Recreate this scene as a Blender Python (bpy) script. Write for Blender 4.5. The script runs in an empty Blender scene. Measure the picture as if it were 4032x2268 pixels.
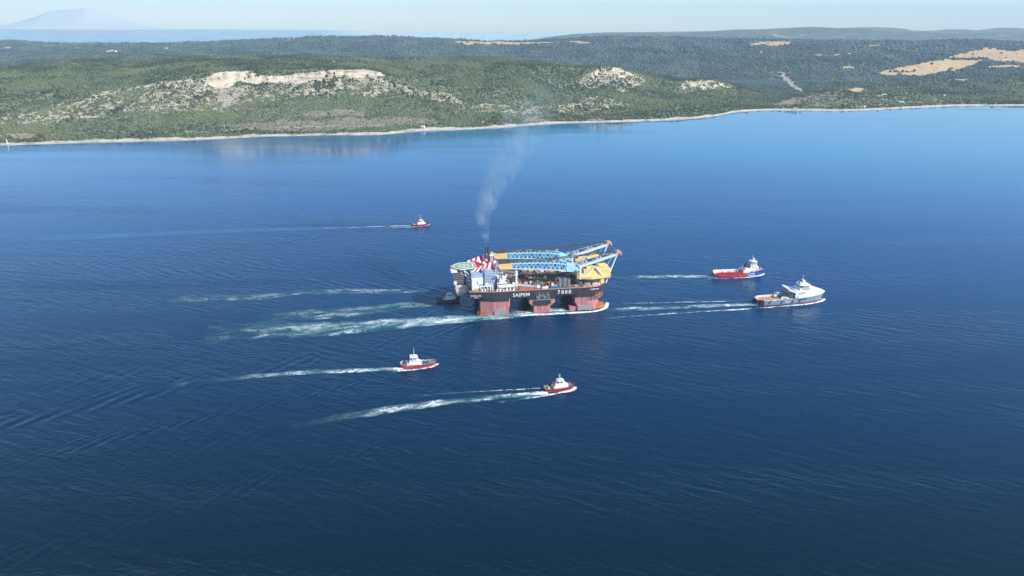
import bpy, bmesh, math, random
import numpy as np
from mathutils import Vector, Matrix, Euler

C = bpy.context.scene.collection
SC = bpy.context.scene
R = math.radians

# ---------------------------------------------------------------- camera
CAM_H = 382.0
cam_data = bpy.data.cameras.new('camera')
cam = bpy.data.objects.new('camera', cam_data)
C.objects.link(cam)
cam_data.sensor_width = 36.0
cam_data.lens = 2826.0 * 36.0 / 4032.0
cam_data.clip_start = 1.0
cam_data.clip_end = 200000.0
pitch, roll = R(20.37), R(0.36)
fw = Vector((0, math.cos(pitch), -math.sin(pitch)))
up0 = Vector((0, math.sin(pitch), math.cos(pitch)))
r0 = Vector((1, 0, 0))
rt = r0 * math.cos(roll) + up0 * math.sin(roll)
up = -r0 * math.sin(roll) + up0 * math.cos(roll)
cam.matrix_world = Matrix((
    (rt.x, up.x, -fw.x, 0.0), (rt.y, up.y, -fw.y, 0.0), (rt.z, up.z, -fw.z, CAM_H), (0, 0, 0, 1)))
SC.camera = cam

# ---------------------------------------------------------------- sky and sun
SUN_EL, SUN_AZ = R(40.0), math.atan2(0.86, -0.51)      # azimuth clockwise from +Y
world = bpy.data.worlds.new('World')
SC.world = world
world.use_nodes = True
wn = world.node_tree
for n in list(wn.nodes):
    wn.nodes.remove(n)
sky = wn.nodes.new('ShaderNodeTexSky')
sky.sky_type = 'NISHITA'
sky.sun_disc = False
sky.sun_elevation = SUN_EL
sky.sun_rotation = SUN_AZ
sky.altitude = 300.0
sky.air_density = 1.0
sky.dust_density = 0.15
sky.ozone_density = 7.0
bg = wn.nodes.new('ShaderNodeBackground')
bg.inputs['Strength'].default_value = 0.14
wo = wn.nodes.new('ShaderNodeOutputWorld')
wn.links.new(sky.outputs[0], bg.inputs[0])
wn.links.new(bg.outputs[0], wo.inputs[0])

sun_data = bpy.data.lights.new('sun', 'SUN')
sun_data.energy = 4.2
sun_data.angle = R(0.5)
sun_data.color = (1.0, 0.95, 0.87)
sun = bpy.data.objects.new('sun', sun_data)
C.objects.link(sun)
sdir = Vector((math.sin(SUN_AZ) * math.cos(SUN_EL), math.cos(SUN_AZ) * math.cos(SUN_EL), math.sin(SUN_EL)))
sun.rotation_euler = sdir.to_track_quat('Z', 'Y').to_euler()
sun.location = (0, 0, 900)

SC.view_settings.view_transform = 'Standard'
SC.view_settings.look = 'None'
SC.view_settings.gamma = 1.0
SC.view_settings.use_curve_mapping = False
SC.view_settings.exposure = 0.58
SC.render.engine = 'CYCLES'
cy = SC.cycles
cy.use_denoising = True
cy.max_bounces = 6
cy.diffuse_bounces = 2
cy.glossy_bounces = 3
cy.transmission_bounces = 2
cy.transparent_max_bounces = 16
cy.volume_bounces = 0
cy.volume_step_rate = 2.0
cy.volume_max_steps = 128
cy.caustics_reflective = False
cy.caustics_refractive = False

# ---------------------------------------------------------------- helpers
def mat(name, col=(0.5, 0.5, 0.5), rough=0.6, metal=0.0, spec=0.4, noise=0.0, nscale=0.3, col2=None):
    """Principled paint; with noise > 0 the colour drifts (dirt, fading) in object space."""
    m = bpy.data.materials.new(name)
    m.use_nodes = True
    nt = m.node_tree
    b = nt.nodes['Principled BSDF']
    b.inputs['Base Color'].default_value = (*col, 1)
    b.inputs['Roughness'].default_value = rough
    b.inputs['Metallic'].default_value = metal
    b.inputs['Specular IOR Level'].default_value = spec
    if noise > 0:
        tc = nt.nodes.new('ShaderNodeTexCoord')
        mp = nt.nodes.new('ShaderNodeMapping')
        mp.inputs['Scale'].default_value = (nscale, nscale, nscale * 0.25)
        nz = nt.nodes.new('ShaderNodeTexNoise')
        nz.inputs['Scale'].default_value = 1.0
        nz.inputs['Detail'].default_value = 6
        nz.inputs['Roughness'].default_value = 0.65
        rp = nt.nodes.new('ShaderNodeValToRGB')
        c2 = col2 if col2 else tuple(c * 0.55 for c in col)
        rp.color_ramp.elements[0].position = 0.5 - 0.28
        rp.color_ramp.elements[1].position = 0.5 + 0.18
        rp.color_ramp.elements[0].color = (*[a * (1 - noise) + b_ * noise for a, b_ in zip(col, c2)], 1)
        rp.color_ramp.elements[1].color = (*col, 1)
        nt.links.new(tc.outputs['Object'], mp.inputs[0])
        nt.links.new(mp.outputs[0], nz.inputs['Vector'])
        nt.links.new(nz.outputs[0], rp.inputs[0])
        nt.links.new(rp.outputs[0], b.inputs['Base Color'])
    return m

def link(name, me, parent=None):
    o = bpy.data.objects.new(name, me)
    C.objects.link(o)
    if parent is not None:
        o.parent = parent
    return o

def tag(o, label=None, cat=None, group=None, kind=None):
    if label: o['label'] = label
    if cat: o['category'] = cat
    if group: o['group'] = group
    if kind: o['kind'] = kind
    return o

def thing(name, label, cat, loc=(0, 0, 0), rz=0.0, group=None):
    o = bpy.data.objects.new(name, None)
    C.objects.link(o)
    o.location = loc
    o.rotation_euler = (0, 0, rz)
    return tag(o, label, cat, group)

def grid_mesh(name, P, attrs=None, smooth=True):
    """P: (n, m, 3) array of vertices -> one quad mesh."""
    n, m = P.shape[:2]
    me = bpy.data.meshes.new(name)
    idx = np.arange(n * m).reshape(n, m)
    q = np.stack([idx[:-1, :-1], idx[1:, :-1], idx[1:, 1:], idx[:-1, 1:]], -1).reshape(-1, 4)
    me.vertices.add(n * m)
    me.vertices.foreach_set('co', P.reshape(-1).astype(np.float32))
    me.loops.add(q.size)
    me.loops.foreach_set('vertex_index', q.reshape(-1).astype(np.int32))
    me.polygons.add(len(q))
    me.polygons.foreach_set('loop_start', (np.arange(len(q)) * 4).astype(np.int32))
    me.polygons.foreach_set('loop_total', np.full(len(q), 4, np.int32))
    if smooth:
        me.polygons.foreach_set('use_smooth', np.ones(len(q), bool))
    for k, a in (attrs or {}).items():
        at = me.attributes.new(k, 'FLOAT', 'POINT')
        at.data.foreach_set('value', np.asarray(a, np.float32).reshape(-1))
    me.update()
    me.validate()
    return me

class MB:
    """Collects shapes and links them as one mesh object."""
    def __init__(s):
        s.v, s.f, s.mi, s.sm = [], [], [], []
    def add(s, verts, faces, mi=0, smooth=False):
        o = len(s.v)
        s.v += [tuple(v) for v in verts]
        for f in faces:
            s.f.append([i + o for i in f]); s.mi.append(mi); s.sm.append(smooth)
        return s
    def box(s, x0, x1, y0, y1, z0, z1, mi=0):
        v = [(x, y, z) for z in (z0, z1) for y in (y0, y1) for x in (x0, x1)]
        return s.add(v, [(0, 2, 3, 1), (4, 5, 7, 6), (0, 1, 5, 4), (2, 6, 7, 3), (0, 4, 6, 2), (1, 3, 7, 5)], mi)
    def prism(s, poly, z0, z1, mi=0, top=None):
        """poly in plan (x, y); top: another outline of the same length for the upper edge."""
        n = len(poly); t = top or poly
        v = [(x, y, z0) for x, y in poly] + [(x, y, z1) for x, y in t]
        f = [tuple(reversed(range(n))), tuple(range(n, 2 * n))]
        f += [(i, (i + 1) % n, n + (i + 1) % n, n + i) for i in range(n)]
        return s.add(v, f, mi)
    def side(s, poly, y0, y1, mi=0):
        """poly in elevation (x, z), extruded across y."""
        n = len(poly)
        v = [(x, y0, z) for x, z in poly] + [(x, y1, z) for x, z in poly]
        f = [tuple(range(n)), tuple(reversed(range(n, 2 * n)))]
        f += [(i, n + i, n + (i + 1) % n, (i + 1) % n) for i in range(n)]
        return s.add(v, f, mi)
    def beam(s, p, q, w=0.5, h=None, mi=0):
        p, q = Vector(p), Vector(q); h = h or w
        d = (q - p)
        if d.length < 1e-6: return s
        d.normalize()
        a = d.cross(Vector((0, 0, 1)))
        if a.length < 1e-3: a = Vector((1, 0, 0))
        a.normalize(); b = a.cross(d)
        c = [a * w / 2 + b * h / 2, -a * w / 2 + b * h / 2, -a * w / 2 - b * h / 2, a * w / 2 - b * h / 2]
        v = [p + k for k in c] + [q + k for k in c]
        return s.add(v, [(3, 2, 1, 0), (4, 5, 6, 7)] + [(i, (i + 1) % 4, 4 + (i + 1) % 4, 4 + i) for i in range(4)], mi)
    def cyl(s, p, q, r0, r1=None, n=12, mi=0, caps=True):
        p, q = Vector(p), Vector(q); r1 = r0 if r1 is None else r1
        d = (q - p).normalized()
        a = d.cross(Vector((0, 0, 1)))
        if a.length < 1e-3: a = Vector((1, 0, 0))
        a.normalize(); b = a.cross(d)
        v = []
        for c, r in ((p, r0), (q, r1)):
            for i in range(n):
                t = 2 * math.pi * i / n
                v.append(c + a * math.cos(t) * r + b * math.sin(t) * r)
        f = [(i, (i + 1) % n, n + (i + 1) % n, n + i) for i in range(n)]
        s.add(v, f, mi, True)
        if caps:
            s.add(v[:n], [tuple(reversed(range(n)))], mi); s.add(v[n:], [tuple(range(n))], mi)
        return s
    def ball(s, c, r, mi=0, n=10, m=6, sz=1.0):
        v = [(c[0], c[1], c[2] - r * sz)]
        for j in range(1, m):
            t = math.pi * j / m
            for i in range(n):
                a = 2 * math.pi * i / n
                v.append((c[0] + r * math.sin(t) * math.cos(a), c[1] + r * math.sin(t) * math.sin(a), c[2] - r * sz * math.cos(t)))
        v.append((c[0], c[1], c[2] + r * sz))
        f = [(0, 1 + (i + 1) % n, 1 + i) for i in range(n)]
        for j in range(m - 2):
            o = 1 + j * n
            f += [(o + i, o + (i + 1) % n, o + n + (i + 1) % n, o + n + i) for i in range(n)]
        o = 1 + (m - 2) * n
        f += [(o + i, o + (i + 1) % n, len(v) - 1) for i in range(n)]
        return s.add(v, f, mi, True)
    def loft(s, rings, mi=0, caps=True, smooth=False, closed=True):
        n = len(rings[0]); v = [p for r in rings for p in r]; f = []
        for k in range(len(rings) - 1):
            for i in range(n if closed else n - 1):
                f.append((k * n + i, k * n + (i + 1) % n, (k + 1) * n + (i + 1) % n, (k + 1) * n + i))
        if caps and closed:
            f += [tuple(reversed(range(n))), tuple(range((len(rings) - 1) * n, len(rings) * n))]
        return s.add(v, f, mi, smooth)
    def build(s, name, mats, parent=None, fix=True):
        me = bpy.data.meshes.new(name)
        me.from_pydata([tuple(v) for v in s.v], [], s.f)
        for m in (mats if isinstance(mats, (list, tuple)) else [mats]):
            me.materials.append(m)
        me.polygons.foreach_set('material_index', s.mi)
        me.polygons.foreach_set('use_smooth', s.sm)
        if fix:
            bm = bmesh.new(); bm.from_mesh(me)
            bmesh.ops.recalc_face_normals(bm, faces=bm.faces)
            bm.to_mesh(me); bm.free()
        me.update()
        return link(name, me, parent)

def perlin(x, y, seed=0):
    rs = np.random.RandomState(seed)
    perm = rs.permutation(256); g = rs.rand(256) * 2 * np.pi
    gx, gy = np.cos(g), np.sin(g)
    xi, yi = np.floor(x).astype(int), np.floor(y).astype(int)
    xf, yf = x - xi, y - yi
    def gr(ix, iy, dx, dy):
        h = perm[(perm[ix & 255] + iy) & 255]
        return gx[h] * dx + gy[h] * dy
    u = xf * xf * xf * (xf * (xf * 6 - 15) + 10); v = yf * yf * yf * (yf * (yf * 6 - 15) + 10)
    a = gr(xi, yi, xf, yf); b = gr(xi + 1, yi, xf - 1, yf)
    c = gr(xi, yi + 1, xf, yf - 1); d = gr(xi + 1, yi + 1, xf - 1, yf - 1)
    return (a + u * (b - a)) + v * ((c + u * (d - c)) - (a + u * (b - a)))

def fbm(x, y, seed=0, oct=4, gain=0.5):
    s, a = 0.0, 1.0
    for k in range(oct):
        s = s + a * perlin(x * 2 ** k + 17.3 * k, y * 2 ** k - 9.1 * k, seed + k); a *= gain
    return s
# ---------------------------------------------------------------- terrain: the wooded peninsula across the strait
TER_COLS = [-700, -300, 0, 300, 640, 870, 1000, 1300, 1480, 1700, 1850, 2000, 2200, 2400, 2632, 2800, 2900, 3050, 3300, 3600, 3800, 4032, 4400, 4900]
TER_LINES = [[(-1928, 2006, -14), (-2081, 2166, 0), (-2102, 2188, 5), (-2241, 2332, 14), (-2559, 2720, 71), (-2802, 3000, 100), (-3335, 3600, 126), (-4063, 4400, 110), (-5498, 6000, 141), (-6753, 7400, 162), (-9116, 9990, -40)], [(-1694, 2070, -14), (-1825, 2230, 0), (-1843, 2252, 5), (-1953, 2386, 14), (-2203, 2750, 80), (-2425, 3050, 113), (-2841, 3600, 141), (-3505, 4457, 128), (-4687, 6000, 151), (-5759, 7400, 165), (-7775, 9990, -40)], [(-1529, 2150, -14), (-1643, 2310, 0), (-1658, 2332, 5), (-1751, 2463, 14), (-1963, 2820, 88), (-2142, 3100, 126), (-2504, 3650, 157), (-3078, 4500, 142), (-4080, 6000, 159), (-5015, 7400, 168), (-6770, 9990, -40)], [(-1336, 2210, -14), (-1433, 2370, 0), (-1446, 2392, 5), (-1538, 2544, 14), (-1745, 2950, 96), (-1792, 3040, 117), (-2213, 3800, 182), (-2786, 4800, 172), (-3474, 6000, 162), (-4275, 7400, 146), (-5771, 9990, -40)], [(-1096, 2263, -14), (-1174, 2423, 0), (-1184, 2445, 5), (-1265, 2611, 14), (-1442, 3050, 119), (-1461, 3100, 140), (-1865, 4000, 195), (-2233, 4800, 188), (-2786, 6000, 176), (-3476, 7500, 150), (-4693, 10125, -40)], [(-934, 2316, -14), (-998, 2476, 0), (-1007, 2498, 5), (-1077, 2672, 14), (-1233, 3130, 116), (-1238, 3165, 177), (-1554, 4000, 199), (-1861, 4800, 192), (-2320, 6000, 188), (-2894, 7500, 173), (-3908, 10125, -40)], [(-845, 2364, -14), (-902, 2524, 0), (-910, 2546, 5), (-971, 2718, 14), (-1105, 3170, 132), (-1111, 3205, 179), (-1379, 4000, 199), (-1653, 4800, 175), (-2058, 6000, 194), (-2566, 7500, 189), (-3464, 10125, -40)], [(-607, 2411, -14), (-648, 2571, 0), (-653, 2593, 5), (-695, 2760, 14), (-786, 3200, 147), (-793, 3240, 182), (-974, 4000, 200), (-1146, 4700, 152), (-1454, 6000, 184), (-1810, 7500, 224), (-2444, 10125, -40)], [(-460, 2436, -14), (-490, 2596, 0), (-494, 2618, 5), (-524, 2777, 14), (-591, 3200, 127), (-600, 3260, 170), (-731, 4000, 199), (-860, 4700, 148), (-1092, 6000, 183), (-1359, 7500, 227), (-1834, 10125, -40)], [(-285, 2553, -14), (-303, 2713, 0), (-305, 2735, 5), (-316, 2829, 14), (-342, 3100, 80), (-354, 3220, 106), (-434, 4000, 197), (-511, 4700, 144), (-649, 6000, 182), (-808, 7500, 214), (-1091, 10125, -40)], [(-153, 2584, -14), (-163, 2744, 0), (-164, 2766, 5), (-169, 2857, 14), (-183, 3120, 74), (-196, 3350, 118), (-232, 4000, 196), (-273, 4700, 142), (-346, 6000, 181), (-432, 7500, 199), (-583, 10125, -40)], [(-18, 2655, -14), (-20, 2815, 0), (-20, 2837, 5), (-20, 2925, 14), (-23, 3180, 69), (-25, 3500, 130), (-29, 4000, 193), (-34, 4700, 136), (-44, 6000, 173), (-56, 7500, 190), (-75, 10125, -40)], [(173, 2768, -14), (183, 2928, 0), (185, 2950, 5), (192, 3070, 14), (209, 3400, 60), (225, 3700, 129), (241, 4000, 179), (284, 4700, 115), (359, 6000, 180), (446, 7500, 212), (602, 10125, -40)], [(372, 2817, -14), (393, 2977, 0), (396, 2999, 5), (426, 3224, 14), (490, 3800, 105), (496, 3870, 162), (508, 3960, 161), (605, 4700, 78), (762, 6000, 188), (946, 7500, 243), (1277, 10125, -40)], [(614, 2893, -14), (648, 3053, 0), (653, 3075, 5), (696, 3277, 14), (796, 3800, 38), (818, 3920, 66), (862, 4150, 97), (979, 4700, 34), (1210, 5900, 175), (1527, 7500, 242), (2061, 10125, -40)], [(817, 3024, -14), (860, 3184, 0), (866, 3206, 5), (926, 3428, 14), (1066, 4000, 43), (1080, 4070, 86), (1093, 4120, 84), (1275, 4800, 21), (1512, 5775, 164), (1948, 7500, 232), (2630, 10125, -40)], [(973, 3200, -14), (1022, 3360, 0), (1029, 3382, 5), (1078, 3546, 4), (1202, 3980, 7), (1227, 4080, 40), (1275, 4250, 49), (1453, 4850, 23), (1685, 5700, 158), (2200, 7500, 227), (2970, 10125, -40)], [(1168, 3284, -14), (1225, 3444, 0), (1232, 3466, 5), (1273, 3581, 4), (1384, 3900, 7), (1417, 4000, 10), (1490, 4220, -10), (1718, 4900, 24), (1948, 5625, 152), (2576, 7500, 224), (3477, 10125, -40)], [(1448, 3277, -14), (1519, 3437, 0), (1529, 3459, 5), (1583, 3582, 4), (1728, 3920, 7), (1823, 4150, 10), (1933, 4420, 18), (2128, 4900, 66), (2370, 5500, 144), (3204, 7500, 214), (4326, 10125, -40)], [(1867, 3428, -14), (1954, 3588, 0), (1966, 3610, 5), (2064, 3789, 4), (2312, 4260, 7), (2424, 4480, 10), (2541, 4720, 27), (2679, 5000, 71), (2849, 5350, 136), (3958, 7500, 206), (5343, 10125, -40)], [(2164, 3530, -14), (2262, 3690, 0), (2275, 3712, 5), (2379, 3882, 4), (2647, 4330, 7), (2772, 4550, 10), (2879, 4750, 34), (3046, 5050, 78), (3268, 5450, 142), (4455, 7500, 226), (6014, 10125, -40)], [(2461, 3553, -14), (2572, 3713, 0), (2588, 3735, 5), (2719, 3925, 4), (3050, 4420, 7), (3159, 4600, 17), (3278, 4800, 72), (3471, 5100, 103), (3725, 5500, 152), (5042, 7500, 206), (6806, 10125, -40)], [(2993, 3656, -14), (3124, 3816, 0), (3142, 3838, 5), (3272, 3998, 4), (3605, 4420, 7), (3734, 4600, 28), (3877, 4800, 76), (4104, 5100, 110), (4404, 5500, 159), (5962, 7500, 214), (8049, 10125, -40)], [(3763, 3804, -14), (3922, 3964, 0), (3943, 3986, 5), (4057, 4101, 4), (4358, 4420, 7), (4517, 4600, 33), (4690, 4800, 81), (4963, 5100, 120), (5326, 5500, 170), (7212, 7500, 226), (9736, 10125, -40)]]
TER_POLY = {
    'cliff': [(784, 4.46), (832, 4.73), (872, 4.96), (992, 4.96), (1016, 4.5), (1040, 4.35), (1128, 4.42), (1304, 4.85), (1424, 5.17), (1504, 5.05), (1520, 4.96), (1472, 4.42), (1304, 3.95), (1160, 3.83), (1048, 3.95), (1000, 3.9), (944, 4.12), (904, 3.9), (848, 3.93), (808, 4.19)],
    'cliff2': [(2336, 4.62), (2360, 5.39), (2416, 5.33), (2504, 5.6), (2544, 5.45), (2440, 4.0), (2400, 4.15), (2360, 4.12)],
    'cliff3': [(2680, 5.14), (2704, 5.55), (2792, 5.27), (2904, 6.3), (2880, 4.85), (2800, 3.95), (2704, 4.42)],
    'talus': [(832, 3.95), (984, 3.85), (976, 3.7), (936, 3.55), (888, 3.43), (864, 3.57)],
    'screeA': [(136, 3.55), (256, 3.72), (400, 4.27), (640, 4.96), (800, 4.46), (832, 3.93), (1000, 3.85), (1304, 3.93), (1480, 4.54), (1600, 4.62), (1704, 4.77), (1648, 4.0), (1448, 3.62), (1000, 3.52), (904, 3.35), (704, 3.42), (304, 3.37), (112, 3.28), (8, 3.28), (8, 3.58)],
    'screeB': [(2264, 4.54), (2328, 4.77), (2560, 5.25), (2504, 3.87), (2456, 3.55), (2320, 3.8)],
    'screeC': [(1640, 4.08), (1720, 5.0), (1800, 4.0), (2048, 3.7), (2328, 3.55), (2496, 3.23), (2296, 3.1), (1896, 3.5)],
    'grove': [(864, 3.02), (968, 3.05), (1136, 3.18), (1256, 3.13), (1400, 3.23), (1720, 3.2), (1728, 2.57), (1504, 2.64), (1304, 2.5), (1104, 2.43), (904, 2.86)],
    'groveB': [(1136, 3.25), (1232, 3.32), (1336, 3.35), (1440, 3.38), (1440, 3.28), (1304, 3.22)],
    'brownA': [(2072, 3.17), (2112, 3.1), (2176, 2.0), (2056, 2.5)],
    'brownB': [(2288, 1.4), (2312, 2.5), (2360, 2.57), (2440, 1.4)],
    'bankL': [(40, 2.79), (104, 3.0), (160, 2.86), (144, 2.57), (64, 2.43)],
    'fieldA': [(3424, 7.02), (3472, 7.22), (3560, 7.62), (3720, 8.08), (3888, 7.92), (3816, 7.46), (3760, 7.18), (3640, 6.75), (3496, 6.95)],
    'fieldB': [(2944, 8.56), (2992, 8.82), (3120, 8.84), (3128, 8.7), (3192, 8.68), (3064, 8.5), (2960, 8.46)],
    'fieldC': [(3192, 8.12), (3288, 8.22), (3368, 8.34), (3360, 8.26), (3232, 8.06)],
    'fieldD': [(3408, 8.7), (3496, 8.82), (3472, 8.64), (3416, 8.62)],
    'fieldE': [(3704, 8.16), (3760, 8.22), (3856, 8.46), (3896, 8.56), (4056, 8.46), (4304, 8.46), (4296, 7.7), (4056, 7.62), (3960, 7.6), (3896, 7.84), (3888, 8.0)],
    'fieldF': [(1768, 8.68), (1896, 9.08), (2128, 8.94), (2368, 8.4), (2296, 8.38), (1952, 8.54), (1848, 8.18)],
    'fieldG': [(3040, 3.22), (3088, 3.65), (3152, 3.98), (3160, 3.55), (3096, 3.12)],
    'fieldH': [(3328, 5.56), (3368, 6.03), (3400, 5.95), (3416, 5.19), (3360, 5.22)],
    'fieldI': [(448, 8.12), (520, 8.26), (560, 7.92)],
    'fieldJ': [(0, 8.1), (40, 8.24), (64, 7.98), (24, 7.88)],
    'fieldK': [(1080, 9.08), (1176, 9.08), (1232, 8.76), (1120, 8.8)],
    'fieldN': [(3880, 7.4), (3960, 7.42), (4056, 7.28), (4056, 7.12), (3904, 7.18)],
    'fieldL': [(3304, 7.52), (3352, 7.6), (3368, 7.36), (3320, 7.44)],
    'fieldM': [(3720, 6.22), (3776, 6.35), (3832, 6.3), (3800, 6.12)],
    'floor': [(3032, 2.43), (3080, 3.65), (3200, 5.62), (3328, 5.78), (3496, 4.96), (3696, 3.62), (3896, 2.71), (3896, 1.2), (3696, 1.8), (3400, 1.2), (3096, 1.2)],
    'orchard': [(3256, 4.96), (3328, 6.1), (3416, 5.53), (3488, 4.12), (3696, 3.27), (3648, 2.71), (3472, 3.02), (3296, 3.65)],
    'break1': [(3064, 7.42), (3088, 7.42), (3168, 6.17), (3144, 6.17)],
    'break2': [(2992, 8.26), (3000, 8.26), (3008, 8.12), (2992, 8.08)],
    'break3': [(3400, 7.94), (3408, 7.96), (3408, 7.6), (3400, 7.62)],
    'trackA': [(1320, 5.83), (1328, 5.89), (1320, 5.53), (1304, 5.48)],
}
def hermite(xs, Y, xq):
    """Monotone-ish cubic through rows of Y (n, ...) at xs, sampled at xq."""
    xs = np.asarray(xs, float); Y = np.asarray(Y, float)
    h = np.diff(xs); sh = (-1,) + (1,) * (Y.ndim - 1)
    d = np.diff(Y, axis=0) / h.reshape(sh)
    m = np.zeros_like(Y)
    a, b = d[:-1], d[1:]
    w1 = (2 * h[1:] + h[:-1]).reshape(sh); w2 = (h[1:] + 2 * h[:-1]).reshape(sh)
    with np.errstate(divide='ignore', invalid='ignore'):
        hm = (w1 + w2) / (w1 / a + w2 / b)
    m[1:-1] = np.where(a * b > 0, hm, 0)
    m[0], m[-1] = d[0], d[-1]
    i = np.clip(np.searchsorted(xs, xq) - 1, 0, len(xs) - 2)
    t = ((xq - xs[i]) / h[i]).reshape(sh); hh = h[i].reshape(sh)
    return ((2 * t**3 - 3 * t**2 + 1) * Y[i] + (t**3 - 2 * t**2 + t) * hh * m[i]
            + (-2 * t**3 + 3 * t**2) * Y[i + 1] + (t**3 - t**2) * hh * m[i + 1])

def terrain_grid():
    U = np.arange(-600, 4801, 8.0)
    sub = [4, 5, 14, 60, 26, 64, 40, 50, 50, 12]
    V = np.concatenate([k + np.arange(n) / n for k, n in enumerate(sub)] + [[float(len(sub))]])
    G = hermite(TER_COLS, np.array(TER_LINES, float), U)          # (nu, 11, 3)
    P = hermite(np.arange(11.0), G.transpose(1, 0, 2), V).transpose(1, 0, 2).copy()
    uu, vv = np.meshgrid(U, V, indexing='ij')
    x, y = P[..., 0], P[..., 1]
    inland = np.clip((vv - 1.6) / 1.5, 0, 1)
    # hillside spurs and gullies, finer bumps, a little wobble of the shoreline
    g = fbm(x / 210.0, y / 420.0, 3, 4) * 16 + fbm(x / 60.0, y / 60.0, 11, 3) * 4
    calm = np.where((uu > 2950) & (vv < 5.2), 0.25, 1.0)
    edge = 1 - 0.75 * np.exp(-((vv - 5.0) / 0.45) ** 2)
    P[..., 2] += g * inland * calm * edge * np.clip((9.6 - vv), 0, 1)
    P[..., 1] += (fbm(x / 90.0, x * 0 + 3.3, 23, 4) * 14) * np.clip(1 - np.abs(vv - 1.0) / 1.2, 0, 1)
    # cliff ledges
    cl = np.exp(-((vv - 4.55) / 0.5) ** 2)
    P[..., 1] += fbm(x / 26.0, vv * 0.8, 31, 4) * 22 * cl
    P[..., 0] += fbm(x / 30.0, vv * 0.8 + 40, 37, 3) * 9 * cl
    P[..., 2] = np.where((vv >= 1.02) & (vv < 9.3), np.maximum(P[..., 2], np.minimum((vv - 1.0) * 6, 3.0)), P[..., 2])
    return U, V, uu, vv, P

def inpoly(uu, vv, poly):
    r = np.zeros(uu.shape, bool); n = len(poly)
    for i in range(n):
        (x1, y1), (x2, y2) = poly[i], poly[(i + 1) % n]
        if y1 == y2: continue
        c = ((y1 > vv) != (y2 > vv)) & (uu < (x2 - x1) * (vv - y1) / (y2 - y1) + x1)
        r ^= c
    return r

def nmix(nt, fac, a, b):
    n = nt.nodes.new('ShaderNodeMix'); n.data_type = 'RGBA'
    for s, v in ((n.inputs[0], fac), (n.inputs[6], a), (n.inputs[7], b)):
        if isinstance(v, (int, float)): s.default_value = v
        elif isinstance(v, tuple): s.default_value = (*v, 1)
        else: nt.links.new(v, s)
    return n.outputs[2]

def nattr(nt, name, kind='GEOMETRY'):
    n = nt.nodes.new('ShaderNodeAttribute'); n.attribute_name = name; n.attribute_type = kind
    return n.outputs['Fac']

def nmath(nt, op, a, b=0.0, c=0.0, clamp=False):
    n = nt.nodes.new('ShaderNodeMath'); n.operation = op; n.use_clamp = clamp
    for s, v in zip(n.inputs, (a, b, c)):
        if isinstance(v, (int, float)): s.default_value = v
        else: nt.links.new(v, s)
    return n.outputs[0]

def nnoise(nt, vec, scale, detail=4, rough=0.55, stretch=None, dist=0.0):
    if stretch:
        mp = nt.nodes.new('ShaderNodeMapping'); mp.inputs['Scale'].default_value = stretch
        nt.links.new(vec, mp.inputs[0]); vec = mp.outputs[0]
    n = nt.nodes.new('ShaderNodeTexNoise')
    n.inputs['Scale'].default_value = scale; n.inputs['Detail'].default_value = detail
    n.inputs['Roughness'].default_value = rough; n.inputs['Distortion'].default_value = dist
    nt.links.new(vec, n.inputs['Vector'])
    return n.outputs[0]

def nramp(nt, fac, *stops):
    n = nt.nodes.new('ShaderNodeValToRGB')
    e = n.color_ramp.elements
    while len(e) < len(stops): e.new(0.5)
    for k, (p, c) in enumerate(stops):
        e[k].position = p; e[k].color = (c, c, c, 1) if isinstance(c, (int, float)) else (*c, 1)
    nt.links.new(fac, n.inputs[0])
    return n.outputs[0]

TU, TV, tuu, tvv, TP = terrain_grid()
wu = tuu + fbm(TP[..., 0] / 45, TP[..., 1] / 45, 51, 3) * 14
wv = tvv + fbm(TP[..., 0] / 30, TP[..., 1] / 30, 57, 3) * 0.05
def region(*names):
    r = np.zeros(tuu.shape, bool)
    for n in names: r |= inpoly(wu, wv, TER_POLY[n])
    return r
m_rock = region('cliff') | (region('cliff2', 'cliff3') & (fbm(TP[..., 0] / 34, TP[..., 1] / 34 + TP[..., 2] / 30, 63, 3) > 0.02))
m_talus = region('talus')
m_scree = region('screeA', 'screeB', 'screeC', 'cliff2', 'cliff3') & ~m_rock
m_grove = region('grove', 'groveB')
m_brown = region('brownA', 'brownB', 'fieldG')
m_sandy = region('bankL')
m_field = region(*['field' + k for k in 'ABCDEFHIJKLMN'])
m_cut = region('break1', 'break2', 'break3', 'trackA')
m_floor = region('floor', 'orchard') & ~m_field & ~m_brown
m_beach = (tvv > 0.7) & (tvv < 2.0 + 0.25 * fbm(tuu / 60, tuu * 0, 61, 3))
road_v = 2.78 + 0.14 * np.sin(tuu / 170.0) + 0.05 * np.sin(tuu / 47.0)
m_road = (np.abs(tvv - road_v) < 0.03) & (tuu < 1500)
soft = lambda m: m.astype(float)
t_me = grid_mesh('peninsula', TP, dict(rock=soft(m_rock), talus=soft(m_talus), scree=soft(m_scree), grove=soft(m_grove),
    brown=soft(m_brown | m_sandy), field=soft(m_field), cut=soft(m_cut), meadow=soft(m_floor), beach=soft(m_beach), road=soft(m_road)))

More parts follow.
